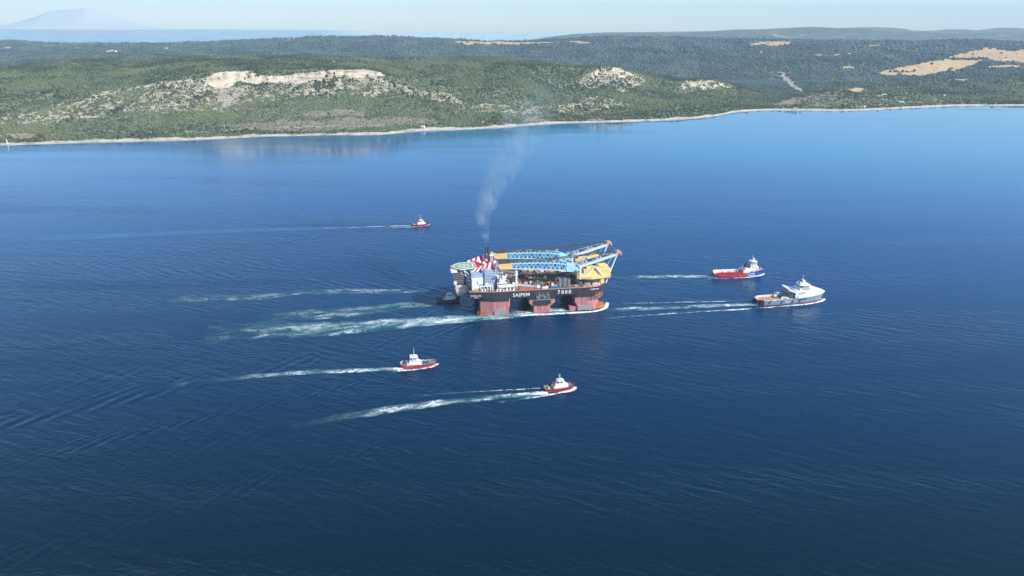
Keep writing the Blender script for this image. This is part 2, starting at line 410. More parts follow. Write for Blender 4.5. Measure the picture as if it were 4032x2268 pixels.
tm = bpy.data.materials.new('hillside_ground'); tm.use_nodes = True
nt = tm.node_tree; bs = nt.nodes['Principled BSDF']; bs.inputs['Roughness'].default_value = 0.9
bs.inputs['Specular IOR Level'].default_value = 0.15
pos = nt.nodes.new('ShaderNodeNewGeometry').outputs['Position']
n1 = nnoise(nt, pos, 0.035, 6, 0.65)
n2 = nnoise(nt, pos, 0.006, 4, 0.6)
col = nmix(nt, nramp(nt, n1, (0.4, 0.0), (0.62, 1.0)), (0.095, 0.118, 0.065), (0.20, 0.21, 0.125))
col = nmix(nt, nramp(nt, n2, (0.55, 0.0), (0.75, 0.5)), col, (0.13, 0.13, 0.075))
mottle = nramp(nt, nnoise(nt, pos, 0.06, 5, 0.7), (0.44, 0.0), (0.56, 0.9))
stone = nmix(nt, nnoise(nt, pos, 0.08, 5, 0.7), (0.36, 0.295, 0.215), (0.68, 0.585, 0.45))
col = nmix(nt, nmath(nt, 'MULTIPLY', nattr(nt, 'scree'), mottle), col, stone)
col = nmix(nt, nmath(nt, 'MULTIPLY', nattr(nt, 'talus'), 0.85), col, nmix(nt, n1, (0.30, 0.25, 0.18), (0.46, 0.40, 0.31)))
col = nmix(nt, nmath(nt, 'MULTIPLY', nattr(nt, 'grove'), 0.8), col, nmix(nt, n1, (0.17, 0.15, 0.10), (0.33, 0.29, 0.21)))
col = nmix(nt, nmath(nt, 'MULTIPLY', nattr(nt, 'brown'), 0.9), col, nmix(nt, n1, (0.24, 0.17, 0.12), (0.36, 0.28, 0.20)))
md = nmix(nt, nramp(nt, nnoise(nt, pos, 0.016, 3, 0.5), (0.42, 0.0), (0.5, 1.0)), (0.12, 0.16, 0.07), (0.30, 0.265, 0.17))
col = nmix(nt, nmath(nt, 'MULTIPLY', nattr(nt, 'meadow'), 0.85), col, md)
fl = nmix(nt, nnoise(nt, pos, 0.02, 5, 0.7, (1, 0.25, 1)), (0.46, 0.31, 0.16), (0.60, 0.43, 0.25))
col = nmix(nt, nattr(nt, 'field'), col, fl)
col = nmix(nt, nattr(nt, 'cut'), col, (0.42, 0.36, 0.29))
# cliff: layered pale rock with dark seams, cracks and a few ledges of scrub
lay = nnoise(nt, pos, 1.0, 5, 0.6, (0.012, 0.012, 0.22))
crk = nnoise(nt, pos, 1.0, 5, 0.75, (0.09, 0.09, 0.02))
rk = nmix(nt, nramp(nt, lay, (0.36, 0.0), (0.46, 0.8), (0.62, 1.0)), (0.29, 0.225, 0.155), (0.66, 0.565, 0.43))
rk = nmix(nt, nramp(nt, crk, (0.33, 0.75), (0.46, 0.0)), rk, (0.22, 0.18, 0.13))
col = nmix(nt, nattr(nt, 'rock'), col, rk)
col = nmix(nt, nattr(nt, 'road'), col, (0.33, 0.31, 0.28))
bn = nramp(nt, nnoise(nt, pos, 0.02, 4, 0.6), (0.35, 0.35), (0.5, 1.0))
col = nmix(nt, nmath(nt, 'MULTIPLY', nattr(nt, 'beach'), bn), col, nmix(nt, n1, (0.40, 0.35, 0.28), (0.62, 0.56, 0.47)))
nt.links.new(col, bs.inputs['Base Color'])
bp = nt.nodes.new('ShaderNodeBump'); bp.inputs['Strength'].default_value = 0.8; bp.inputs['Distance'].default_value = 5.0
nt.links.new(nmath(nt, 'ADD', nnoise(nt, pos, 0.09, 6, 0.7), nmath(nt, 'MULTIPLY', crk, nattr(nt, 'rock'))), bp.inputs['Height'])
nt.links.new(bp.outputs[0], bs.inputs['Normal'])
t_me.materials.append(tm)
hill = tag(link('hillside', t_me), kind='structure')

# ---------------------------------------------------------------- forest: thousands of crowns that read as one mass
rs = np.random.RandomState(5)
quad_a = np.linalg.norm(np.cross(TP[1:, :-1] - TP[:-1, :-1], TP[:-1, 1:] - TP[:-1, :-1]), axis=-1)
yc = TP[:-1, :-1, 1]
step = np.where(yc < 4400, 34.0, np.where(yc < 5600, 80.0, 170.0))          # square metres for each crown
vmid = (tvv[:-1, :-1] > 1.3) & (tvv[:-1, :-1] < 10.03)
cnt = rs.poisson(quad_a / step * vmid)
ii = np.repeat(np.arange(cnt.size), cnt.reshape(-1))
qi, qj = np.unravel_index(ii, cnt.shape)
a, b = rs.rand(len(ii), 1), rs.rand(len(ii), 1)
pts = (TP[qi, qj] * (1 - a) * (1 - b) + TP[qi + 1, qj] * a * (1 - b) + TP[qi, qj + 1] * (1 - a) * b + TP[qi + 1, qj + 1] * a * b)
ti, tj = qi + (a[:, 0] > .5), qj + (b[:, 0] > .5)
px_, py_ = pts[:, 0], pts[:, 1]
clump = fbm(px_ / 260, py_ / 260, 73, 3)
pr = np.where(tvv[ti, tj] < 5.6, np.clip(0.70 + 0.7 * clump, 0.30, 0.95), 0.97)
gap = fbm(px_ / 24, py_ / 30, 71, 3)
gap2 = fbm(px_ / 40, py_ / 52, 77, 3)
pr = np.where(m_scree[ti, tj], np.where(gap2 > -0.10, 0.85, 0.10), pr)
pr = np.where(m_talus[ti, tj], 0.13, pr)
pr = np.where(m_grove[ti, tj], np.where(gap > 0.1, 0.55, 0.16), pr)
pr = np.where(m_floor[ti, tj], np.where(gap > 0.12, 0.6, 0.06), pr)
pr = np.where(m_brown[ti, tj] | m_sandy[ti, tj], 0.03, pr)
pr = np.where(m_field[ti, tj], 0.004, pr)
pr = np.where(m_rock[ti, tj], 0.035, pr)
pr = np.where(m_cut[ti, tj] | m_road[ti, tj] | m_beach[ti, tj], 0.0, pr)
pr = np.where(~(m_scree[ti, tj] | m_floor[ti, tj]) & (gap < -0.42), pr * 0.35, pr)
keep = (rs.rand(len(pts)) < pr) & (pts[:, 2] > 2.2)
pts, gap, clump, ti, tj = pts[keep], gap[keep], clump[keep], ti[keep], tj[keep]
far = np.clip((pts[:, 1] - 4000) / 3000, 0, 1)
scl = (1.5 + 2.1 * rs.rand(len(pts)) ** 2.0) * (1 + 1.5 * far) * (1 + 0.25 * np.clip(clump, -1, 1))
scl *= np.where(tuu[ti, tj] > 3300, 1.3, 1.0) * np.where(m_grove[ti, tj], 0.7, 1.0)
big = fbm(pts[:, 0] / 120, pts[:, 1] / 120, 97, 3)
scl *= np.where(rs.rand(len(pts)) < np.clip(0.07 + 0.5 * big, 0, .5), 1.75, 1.0)
pts[:, 2] += scl * 0.35
tint = np.clip(0.45 + 1.0 * clump + 0.5 * fbm(pts[:, 0] / 900, pts[:, 1] / 500, 79, 2) + 0.30 * rs.randn(len(pts)) - 0.5 * np.clip(big, 0, 1) + 0.30 * np.exp(-((tvv[ti, tj] - 3.35) / .35) ** 2), 0, 1)
haze_tint = np.clip((tvv[ti, tj] - 5.6) / 1.2, 0, 1)                                # haze put into the crown colour on the plateau: bluer and paler
f_me = bpy.data.meshes.new('forest')
f_me.vertices.add(len(pts)); f_me.vertices.foreach_set('co', pts.reshape(-1).astype(np.float32))
for k, v in (('scl', scl), ('spin', rs.rand(len(pts)) * 6.28), ('tint', tint), ('haze_tint', haze_tint)):
    f_me.attributes.new(k, 'FLOAT', 'POINT').data.foreach_set('value', v.astype(np.float32))
lm = bpy.data.materials.new('forest_foliage'); lm.use_nodes = True
nt = lm.node_tree; bs = nt.nodes['Principled BSDF']
bs.inputs['Roughness'].default_value = 0.85; bs.inputs['Specular IOR Level'].default_value = 0.1
t_ = nattr(nt, 'tint', 'INSTANCER')
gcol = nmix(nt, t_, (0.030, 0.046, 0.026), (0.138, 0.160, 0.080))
gcol = nmix(nt, nattr(nt, 'haze_tint', 'INSTANCER'), gcol, nmix(nt, t_, (0.046, 0.074, 0.086), (0.108, 0.148, 0.142)))
nt.links.new(gcol, bs.inputs['Base Color'])
gt = bpy.data.node_groups.new('forest_scatter', 'GeometryNodeTree')
gt.interface.new_socket('Geometry', in_out='INPUT', socket_type='NodeSocketGeometry')
gt.interface.new_socket('Geometry', in_out='OUTPUT', socket_type='NodeSocketGeometry')
gn = gt.nodes; gi = gn.new('NodeGroupInput'); go = gn.new('NodeGroupOutput')
m2p = gn.new('GeometryNodeMeshToPoints'); gt.links.new(gi.outputs[0], m2p.inputs[0])
join = gn.new('GeometryNodeGeometryToInstance')
for k in range(4):
    ico = gn.new('GeometryNodeMeshIcoSphere'); ico.inputs['Radius'].default_value = 1.0; ico.inputs['Subdivisions'].default_value = 2
    sp = gn.new('GeometryNodeSetPosition'); nz = gn.new('ShaderNodeTexNoise'); nz.noise_dimensions = '4D'
    nz.inputs['W'].default_value = 3.7 * k; nz.inputs['Scale'].default_value = 1.3; nz.inputs['Detail'].default_value = 1
    vm = gn.new('ShaderNodeVectorMath'); vm.operation = 'SUBTRACT'; vm.inputs[1].default_value = (0.5, 0.5, 0.5)
    vs = gn.new('ShaderNodeVectorMath'); vs.operation = 'MULTIPLY'; vs.inputs[1].default_value = (1.5, 1.5, 1.1)
    gt.links.new(nz.outputs['Color'], vm.inputs[0]); gt.links.new(vm.outputs[0], vs.inputs[0])
    gt.links.new(ico.outputs[0], sp.inputs[0]); gt.links.new(vs.outputs[0], sp.inputs['Offset'])
    sm = gn.new('GeometryNodeSetMaterial'); sm.inputs['Material'].default_value = lm
    gt.links.new(sp.outputs[0], sm.inputs[0]); gt.links.new(sm.outputs[0], join.inputs[0])
iop = gn.new('GeometryNodeInstanceOnPoints'); iop.inputs['Pick Instance'].default_value = True
gt.links.new(m2p.outputs[0], iop.inputs['Points']); gt.links.new(join.outputs[0], iop.inputs['Instance'])
na = gn.new('GeometryNodeInputNamedAttribute'); na.data_type = 'FLOAT'; na.inputs['Name'].default_value = 'scl'
cx = gn.new('ShaderNodeCombineXYZ')
mz = gn.new('ShaderNodeMath'); mz.operation = 'MULTIPLY'; mz.inputs[1].default_value = 1.15
gt.links.new(na.outputs[0], cx.inputs[0]); gt.links.new(na.outputs[0], cx.inputs[1])
gt.links.new(na.outputs[0], mz.inputs[0]); gt.links.new(mz.outputs[0], cx.inputs[2])
gt.links.new(cx.outputs[0], iop.inputs['Scale'])
nr = gn.new('GeometryNodeInputNamedAttribute'); nr.data_type = 'FLOAT'; nr.inputs['Name'].default_value = 'spin'
cr = gn.new('ShaderNodeCombineXYZ'); gt.links.new(nr.outputs[0], cr.inputs[2])
e2r = gn.new('FunctionNodeEulerToRotation'); gt.links.new(cr.outputs[0], e2r.inputs[0])
gt.links.new(e2r.outputs[0], iop.inputs['Rotation'])
gt.links.new(iop.outputs[0], go.inputs[0])
forest = tag(link('forest', f_me), 'dark green forest covering the hills behind the far shore', 'forest', kind='stuff')
forest.modifiers.new('scatter', 'NODES').node_group = gt
f_me.materials.append(lm)
print('forest crowns', len(pts))

# ---------------------------------------------------------------- far ridges, island, haze
def ridge(name, y0, prof, depth, seed, m, bumpy=0.30):
    """prof: (x, crest height) along a line at distance y0; a real rounded ridge with spurs."""
    xs = np.linspace(prof[0][0], prof[-1][0], 260)
    hz = hermite([p[0] for p in prof], np.array([[p[1]] for p in prof], float), xs)[:, 0]
    vs = np.linspace(-1, 1, 70)
    X, Vv = np.meshgrid(xs, vs, indexing='ij')
    Y = y0 + Vv * depth + fbm(X / depth / 0.8, X * 0, seed + 5, 3) * depth * bumpy
    sh = (1 - np.abs(Vv) ** 1.35)
    Z = hz[:, None] * sh + fbm(X / (depth * .45), Y / (depth * .7), seed, 5) * hz[:, None] * bumpy * np.clip(1 - np.abs(Vv), 0, 1) * np.clip(np.abs(Vv) * 3, 0.12, 1) - 6
    o = link(name, grid_mesh(name, np.stack([X, Y, Z], -1)))
    o.data.materials.append(m)
    return tag(o, kind='structure')
hm = bpy.data.materials.new('far_hill_hazy_scrub'); hm.use_nodes = True
nt = hm.node_tree; bs = nt.nodes['Principled BSDF']; bs.inputs['Roughness'].default_value = 0.95; bs.inputs['Specular IOR Level'].default_value = 0.05
pos = nt.nodes.new('ShaderNodeNewGeometry').outputs['Position']
c_ = nmix(nt, nramp(nt, nnoise(nt, pos, 0.004, 6, 0.65), (0.42, 0.0), (0.6, 1.0)), (0.070, 0.105, 0.105), (0.13, 0.165, 0.145))  # scrub tones lightened and blued to paint in distance haze
c_ = nmix(nt, nramp(nt, nnoise(nt, pos, 0.0016, 4, 0.6, (1, 0.5, 1)), (0.62, 0.0), (0.66, 0.9)), c_, (0.44, 0.34, 0.22))
nt.links.new(c_, bs.inputs['Base Color'])
bare = bpy.data.materials.new('island_haze_pale'); bare.use_nodes = True
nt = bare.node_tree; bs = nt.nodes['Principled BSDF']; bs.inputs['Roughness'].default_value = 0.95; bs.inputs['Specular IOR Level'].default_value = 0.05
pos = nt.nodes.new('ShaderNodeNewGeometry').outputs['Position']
nt.links.new(nmix(nt, nnoise(nt, pos, 0.0012, 6, 0.65), (0.62, 0.63, 0.62), (0.67, 0.66, 0.64)), bs.inputs['Base Color'])  # pale albedo stands in for thicker haze over the island
hills = ridge('distant_hills', 13000, [(-300, -40), (500, 120), (1203, 201), (1766, 220), (2329, 224), (2641, 221), (3365, 258), (4010, 291), (4571, 298), (5215, 326), (5953, 306), (6391, 276), (7043, 260), (7694, 251), (8694, 269), (9855, 264), (11574, 299), (13500, 220)], 2600, 101, hm)
hills2 = ridge('distant_hills', 19500, [(900, -30), (2391, 145), (3858, 165), (5551, 199), (8070, 268), (8822, 302), (9452, 305), (10096, 244), (10922, 225), (11417, 269), (11864, 248), (12479, 317), (13115, 297), (14390, 257), (16922, 243)], 2600, 111, hm)
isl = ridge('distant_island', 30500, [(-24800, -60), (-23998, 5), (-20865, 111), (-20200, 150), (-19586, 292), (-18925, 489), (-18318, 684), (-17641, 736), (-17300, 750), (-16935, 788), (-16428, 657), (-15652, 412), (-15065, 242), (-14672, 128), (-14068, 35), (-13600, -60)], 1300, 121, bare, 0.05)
WAKE_PATHS = {
    't1': [(-126.1, 755), (-166.9, 750), (-224.7, 745), (-280.7, 736), (-334.0, 723), (-391.0, 704)],
    't2': [(40.9, 699), (-3.7, 690), (-58.0, 679), (-110.5, 665), (-165.7, 647), (-223, 624)],
    't2b': [(38.6, 710), (-3.8, 704), (-59.4, 697), (-108.3, 688)],
    't3': [(-193.2, 1381), (-260.2, 1374), (-318.2, 1363), (-405, 1350)],
    't3b': [(-189.5, 1372), (-257.6, 1359), (-304.9, 1347)],
    'slick': [(-259.8, 1372), (-356.6, 1357), (-500, 1339), (-637, 1316), (-791, 1289), (-942, 1265), (-1065, 1243)],
    'ah': [(360.1, 967), (305.5, 962), (230.2, 952), (156.5, 944), (101.8, 936)],
    'ahb': [(355.0, 980), (309.6, 977), (234.3, 972), (155.8, 965)],
    'ahc': [(462, 989), (453, 980), (432, 970), (398, 961.5), (343, 950), (282, 939), (207, 926), (145, 914), (109, 904)],
    'sv': [(329.5, 1086), (286.8, 1087), (237.2, 1083), (188.0, 1080), (146.9, 1076)],
    'svc': [(410, 1101), (399, 1092.5), (373, 1083), (329, 1076), (292, 1074)],
    'cvn': [(137.3, 967), (135.3, 953), (127.5, 942), (108.6, 933), (79.8, 929), (47.6, 924), (12.2, 919), (-19.4, 914), (-47.3, 912)],
    'cvw': [(15.7, 919), (-22.8, 912), (-74.7, 904), (-125.5, 894), (-191.4, 879), (-256.1, 867), (-336.9, 859), (-398.3, 846)],
    'cvw2': [(-100.9, 962), (-150.8, 952), (-218.6, 929), (-285.6, 914), (-351.6, 902)],
    'cvf': [(-121.1, 1013), (-162.8, 1011), (-235.4, 1010), (-309.7, 1003), (-378.4, 981), (-451, 976), (-507, 969)],
    'cvi': [(89.5, 940), (66.3, 941), (44.6, 937), (15.8, 929), (-9.0, 925)],
    't4': [(-103.2, 967), (-130.1, 961), (-165.6, 954)],
    't1h': [(-87.5, 767), (-93.9, 759), (-111.0, 753), (-125.4, 750), (-139.7, 747)],
    't2h': [(71.5, 711), (67.8, 705), (52.0, 698), (37.8, 693), (10.1, 684), (-17.1, 675)],
    't3h': [(-165.6, 1391), (-170.6, 1381), (-189.8, 1373), (-208.8, 1366)],
    'band': [(1272, 1538), (1069, 1458), (877, 1385), (698, 1326), (511, 1280), (387, 1261)],
}
# ---------------------------------------------------------------- the strait: one water sheet with the vessels' wakes as real waves
G9 = 9.81
#            bow x, bow y, heading, speed, height, cut-off distance
WAKES = [(135, 978, 9.5, 6.6, 0.34, 900), (110, 1045, 9.5, 6.6, 0.20, 900), (-84, 764, 9.5, 5.4, 0.17, 700), (75, 716, 13.0, 5.4, 0.12, 600),
         (-166, 1396, 8.4, 5.6, 0.27, 900), (466, 1006, 9.5, 5.6, 0.22, 600), (416, 1119, 7.5, 5.6, 0.22, 600),
         (-60, 985, 8.0, 5.0, 0.16, 700)]
def kelvin(x, y, wk):
    bx, by, hd, U, A, L = wk
    c, s_ = math.cos(R(hd)), math.sin(R(hd))
    s = -((x - bx) * c + (y - by) * s_); t = np.abs(-(x - bx) * s_ + (y - by) * c)
    k0 = G9 / U ** 2
    ok = (s > 2) & (s < L * 1.6)
    r = np.where(ok, t / np.maximum(s, 1.0), 9.0)
    ins = r < 0.353
    rr = np.clip(r, 0.012, 0.3535)
    D = np.sqrt(np.maximum(1 - 8 * rr * rr, 0))
    h = np.zeros_like(x)
    jit = 1.5 * fbm(x / 55, y / 55, 81, 3)
    for sg in (1, -1):
        tau = (1 + sg * D) / (4 * rr)
        F = k0 * (s - t * tau) * np.sqrt(1 + tau * tau)
        w = np.exp(-np.maximum(tau - 0.7, 0) / 0.55) if sg > 0 else 0.35 * np.exp(-((0.353 - rr) / 0.10) ** 2)
        h += w * np.cos(F + jit)
    fade = np.exp(-s / L) * np.clip(s / 40, 0, 1) / (1 + s / 250.0) ** 0.33
    out = np.exp(-(np.maximum(r - 0.353, 0) / 0.012) ** 2)
    return 2.7 * A * h * fade * np.where(ok, np.where(ins, 1.0, out), 0.0)

ys, rows = 130.0, []
while ys < 32000:
    rows.append(ys); ys += max(0.9, 0.56 * (ys * ys + CAM_H ** 2) / (717 * CAM_H))
rows.append(32000.0)
rows = np.array(rows)
slope = np.arange(-1.15, 1.1501, 0.0013)
WX = slope[:, None] * rows[None, :]
WY = np.repeat(rows[None, :], len(slope), 0)
WZ = np.zeros_like(WX)
near = rows < 2300
xs_, ys_ = WX[:, near], WY[:, near]
zz = np.zeros_like(xs_)
for wk in WAKES:
    zz += kelvin(xs_, ys_, wk)
zz *= np.clip(0.62 + 1.1 * fbm(xs_ / 95, ys_ / 95, 83, 3), 0.08, 1.6)
# an old ship wave and a current line further up the strait
ln = 1688 - 0.07 * (xs_ - 25) + 14 * np.sin(xs_ / 150.0)
zz += 1.3 * np.exp(-((ys_ - ln) / 6.5) ** 2) * np.clip((xs_ - 100) / 200, 0, 1) * (0.6 + 0.8 * fbm(xs_ / 70, ys_ * 0, 87, 2))
zz += 0.10 * np.sin((ys_ * 0.92 + xs_ * 0.40) / 2.7 + 2 * fbm(xs_ / 90, ys_ / 90, 89, 2)) * np.clip((xs_ - 0.28 * ys_) / 300, 0, 1) * np.clip(fbm(xs_ / 160, ys_ / 110, 91, 2) + .35, 0, 1)
def path_dist(key, w0, w1):
    p = np.array(WAKE_PATHS[key], float); best = np.zeros(xs_.shape)
    n = len(p) - 1
    for i, (a, b) in enumerate(zip(p, p[1:])):
        d = b - a; L2 = (d ** 2).sum(); t = np.clip(((xs_ - a[0]) * d[0] + (ys_ - a[1]) * d[1]) / L2, 0, 1)
        w = w0 + (w1 - w0) * (i + t) / n
        best = np.maximum(best, np.exp(-(((xs_ - a[0] - t * d[0]) ** 2 + (ys_ - a[1] - t * d[1]) ** 2) / w ** 2) ** 2))
    return best
sl_ = np.zeros(xs_.shape)
for key, w0, w1, k_ in (('slick', 7, 24, 1.0), ('t1', 6, 13, .7), ('t2', 6, 15, .6), ('ah', 9, 14, .7), ('sv', 9, 14, .6), ('cvw', 12, 44, .7), ('cvw2', 14, 34, .5), ('cvf', 10, 18, .4), ('band', 60, 30, .9)):
    sl_ = np.maximum(sl_, k_ * path_dist(key, w0, w1))
zz *= 1 - .85 * sl_
slick_a = np.zeros_like(WX); slick_a[:, near] = sl_
WZ[:, near] = zz * np.clip((2250 - ys_) / 500, 0, 1)
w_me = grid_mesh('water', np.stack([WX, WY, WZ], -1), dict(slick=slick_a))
wm = bpy.data.materials.new('sea_water'); wm.use_nodes = True
nt = wm.node_tree; bs = nt.nodes['Principled BSDF']
pos = nt.nodes.new('ShaderNodeNewGeometry').outputs['Position']
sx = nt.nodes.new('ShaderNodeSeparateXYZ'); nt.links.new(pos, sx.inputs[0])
# sky-reflection gradient put into the water colour: dark near, bright cyan far and right
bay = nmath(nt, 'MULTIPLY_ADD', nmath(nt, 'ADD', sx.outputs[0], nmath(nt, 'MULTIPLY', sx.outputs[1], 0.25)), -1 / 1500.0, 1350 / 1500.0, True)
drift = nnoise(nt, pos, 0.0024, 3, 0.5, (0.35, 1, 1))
sky_grad = nmath(nt, 'MULTIPLY_ADD', sx.outputs[1], 1 / 2300.0, -420 / 2300.0, True)      # painted sky brightness grows with distance
sky_grad = nmath(nt, 'MULTIPLY', sky_grad, nmath(nt, 'MULTIPLY', nmath(nt, 'MULTIPLY_ADD', drift, 0.5, 0.75), nmath(nt, 'MULTIPLY_ADD', bay, -0.30, 1.0)), 0.0, True)
water_sky_col = nramp(nt, sky_grad, (0.0, (0.0, 0.0095, 0.0195)), (0.40, (0.0, 0.052, 0.170)), (0.85, (0.0, 0.145, 0.285)))
nt.links.new(water_sky_col, bs.inputs['Base Color'])
bs.inputs['IOR'].default_value = 1.333
bs.inputs['Specular Tint'].default_value = (0.05, 0.86, 1.0, 1)
bs.inputs['Specular IOR Level'].default_value = 0.5
# wind-ruffled zones and slicks
ruf = nnoise(nt, pos, 0.0032, 4, 0.6, (0.45, 1.6, 1), 0.4)
ruf = nramp(nt, ruf, (0.36, 0.25), (0.60, 1.0))
calm = nmath(nt, 'MULTIPLY_ADD', sx.outputs[1], -1 / 900.0, 1900 / 900.0, True)      # sheltered under the far shore
calm = nmath(nt, 'MULTIPLY_ADD', calm, 0.80, 0.20)
calm = nmath(nt, 'MAXIMUM', calm, nmath(nt, 'MULTIPLY_ADD', sx.outputs[1], 1 / 4000.0, -1.6, True))        # open sea beyond the peninsula
streak = nramp(nt, nnoise(nt, pos, 0.009, 4, 0.6, (0.10, 1.0, 1), 0.3), (0.50, 0.10), (0.63, 1.0))
calm = nmath(nt, 'MULTIPLY', calm, nmath(nt, 'MULTIPLY_ADD', bay, 0.93, nmath(nt, 'MULTIPLY', streak, 1.3)))
amp = nmath(nt, 'MULTIPLY', nmath(nt, 'MULTIPLY', ruf, calm), nmath(nt, 'MULTIPLY_ADD', nattr(nt, 'slick'), -0.75, 1.0))
nt.links.new(nmath(nt, 'MULTIPLY_ADD', amp, 0.14, 0.035), bs.inputs['Roughness'])
rip = nnoise(nt, pos, 0.22, 3, 0.6, (0.55, 1.25, 1), 0.3)
mpr = nt.nodes.new('ShaderNodeMapping'); mpr.inputs['Rotation'].default_value = (0, 0, R(24)); nt.links.new(pos, mpr.inputs[0])
chop = nnoise(nt, mpr.outputs[0], 0.075, 3, 0.55, (0.35, 1.5, 1), 0.5)
hgt = nmath(nt, 'ADD', nmath(nt, 'MULTIPLY', rip, 0.5), nmath(nt, 'MULTIPLY', chop, 1.3))
bp = nt.nodes.new('ShaderNodeBump'); bp.inputs['Distance'].default_value = 1.0
nt.links.new(hgt, bp.inputs['Height']); nt.links.new(nmath(nt, 'MULTIPLY', amp, 1.1), bp.inputs['Strength'])
nt.links.new(bp.outputs[0], bs.inputs['Normal'])
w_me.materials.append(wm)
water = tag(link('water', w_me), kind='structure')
# ---------------------------------------------------------------- paints and metals
M = {}
def paint(k, col, **kw): M[k] = mat(k, col, **kw); return M[k]
paint('black_hull', (0.020, 0.022, 0.030), rough=0.5, noise=0.9, nscale=0.16, col2=(0.075, 0.075, 0.085))
paint('red_hull', (0.60, 0.265, 0.26), rough=0.6, noise=0.9, nscale=0.22, col2=(0.27, 0.075, 0.075))
paint('deck_red', (0.20, 0.115, 0.095), rough=0.8, noise=0.9, nscale=0.08, col2=(0.075, 0.06, 0.055))
paint('white_paint', (0.80, 0.80, 0.78), rough=0.45, noise=0.25, nscale=0.4)
paint('block_grey', (0.34, 0.43, 0.56), rough=0.5, noise=0.3, nscale=0.15)
paint('window_glass', (0.015, 0.02, 0.03), rough=0.12, spec=0.6)
paint('stripe_red', (0.60, 0.018, 0.035), rough=0.5, noise=0.3, nscale=0.3)
paint('helideck_green', (0.27, 0.40, 0.29), rough=0.7, noise=0.35, nscale=0.2)
paint('helideck_grey', (0.25, 0.27, 0.23), rough=0.8, noise=0.3, nscale=0.3)
paint('mark_yellow', (0.85, 0.72, 0.18), rough=0.6)
paint('crane_yellow', (0.88, 0.66, 0.27), rough=0.5, noise=0.5, nscale=0.25, col2=(0.60, 0.33, 0.07))
paint('crane_blue', (0.40, 0.71, 0.83), rough=0.45, noise=0.3, nscale=0.25)
paint('mast_blue', (0.56, 0.72, 0.82), rough=0.45, noise=0.3, nscale=0.3)
paint('rope_brown', (0.075, 0.058, 0.05), rough=0.9, noise=0.5, nscale=0.5)
paint('sheave_pink', (0.62, 0.40, 0.32), rough=0.6, noise=0.5, nscale=0.5, col2=(0.30, 0.16, 0.11))
paint('dark_steel', (0.045, 0.045, 0.05), rough=0.6, noise=0.6, nscale=0.4, col2=(0.12, 0.11, 0.10))
paint('grey_steel', (0.30, 0.31, 0.32), rough=0.55, noise=0.5, nscale=0.4)
paint('rust_orange', (0.58, 0.17, 0.055), rough=0.7, noise=0.7, nscale=0.5, col2=(0.28, 0.08, 0.03))
paint('salmon', (0.70, 0.36, 0.28), rough=0.65, noise=0.5, nscale=0.3, col2=(0.45, 0.15, 0.10))
paint('cargo_blue', (0.06, 0.26, 0.52), rough=0.5, noise=0.3, nscale=0.4)
paint('cargo_green', (0.05, 0.13, 0.09), rough=0.6, noise=0.5, nscale=0.4)
paint('tank_grey', (0.36, 0.42, 0.44), rough=0.4, metal=0.2, noise=0.5, nscale=0.5)
paint('tug_red', (0.62, 0.040, 0.040), rough=0.4, noise=0.4, nscale=0.5, col2=(0.36, 0.03, 0.03))
paint('tug_dark_red', (0.28, 0.035, 0.045), rough=0.5, noise=0.4, nscale=0.5)
paint('rubber', (0.028, 0.022, 0.024), rough=0.85)
paint('red_rubber', (0.20, 0.02, 0.035), rough=0.8)
paint('deck_green', (0.10, 0.30, 0.17), rough=0.7, noise=0.4, nscale=0.6)
paint('deck_grey', (0.26, 0.28, 0.27), rough=0.8, noise=0.5, nscale=0.6)
paint('deck_wood', (0.50, 0.27, 0.14), rough=0.8, noise=0.6, nscale=0.5, col2=(0.30, 0.15, 0.09))
paint('hull_slate', (0.23, 0.32, 0.42), rough=0.4, noise=0.35, nscale=0.2)
paint('hull_royal', (0.012, 0.075, 0.42), rough=0.4, noise=0.3, nscale=0.3)
paint('boot_red', (0.40, 0.12, 0.11), rough=0.6, noise=0.5, nscale=0.3)
paint('winch_blue', (0.04, 0.24, 0.62), rough=0.5)
paint('beige', (0.62, 0.54, 0.44), rough=0.7, noise=0.3, nscale=0.5)

def lettering(name, body, m, size, width=None, bold=0.0, parent=None, loc=(0, 0, 0), rot=(R(90), 0, 0), spacing=1.0, thick=0.06):
    """Real raised letters: a text curve turned into a mesh, fitted to a width."""
    cu = bpy.data.curves.new(name, 'FONT'); cu.body = body; cu.size = size
    cu.extrude = thick; cu.offset = bold; cu.space_character = spacing; cu.resolution_u = 4
    tmp = bpy.data.objects.new(name, cu); C.objects.link(tmp)
    dg = bpy.context.evaluated_depsgraph_get(); dg.update()
    me = bpy.data.meshes.new_from_object(tmp.evaluated_get(dg))
    bpy.data.objects.remove(tmp); bpy.data.curves.remove(cu)
    me.name = name
    if width:
        xs = [v.co.x for v in me.vertices]; k = width / (max(xs) - min(xs)); x0 = min(xs)
        for v in me.vertices: v.co.x = (v.co.x - x0) * k
    me.materials.clear(); me.materials.append(m)
    o = link(name, me, parent); o.location = loc; o.rotation_euler = rot
    return o
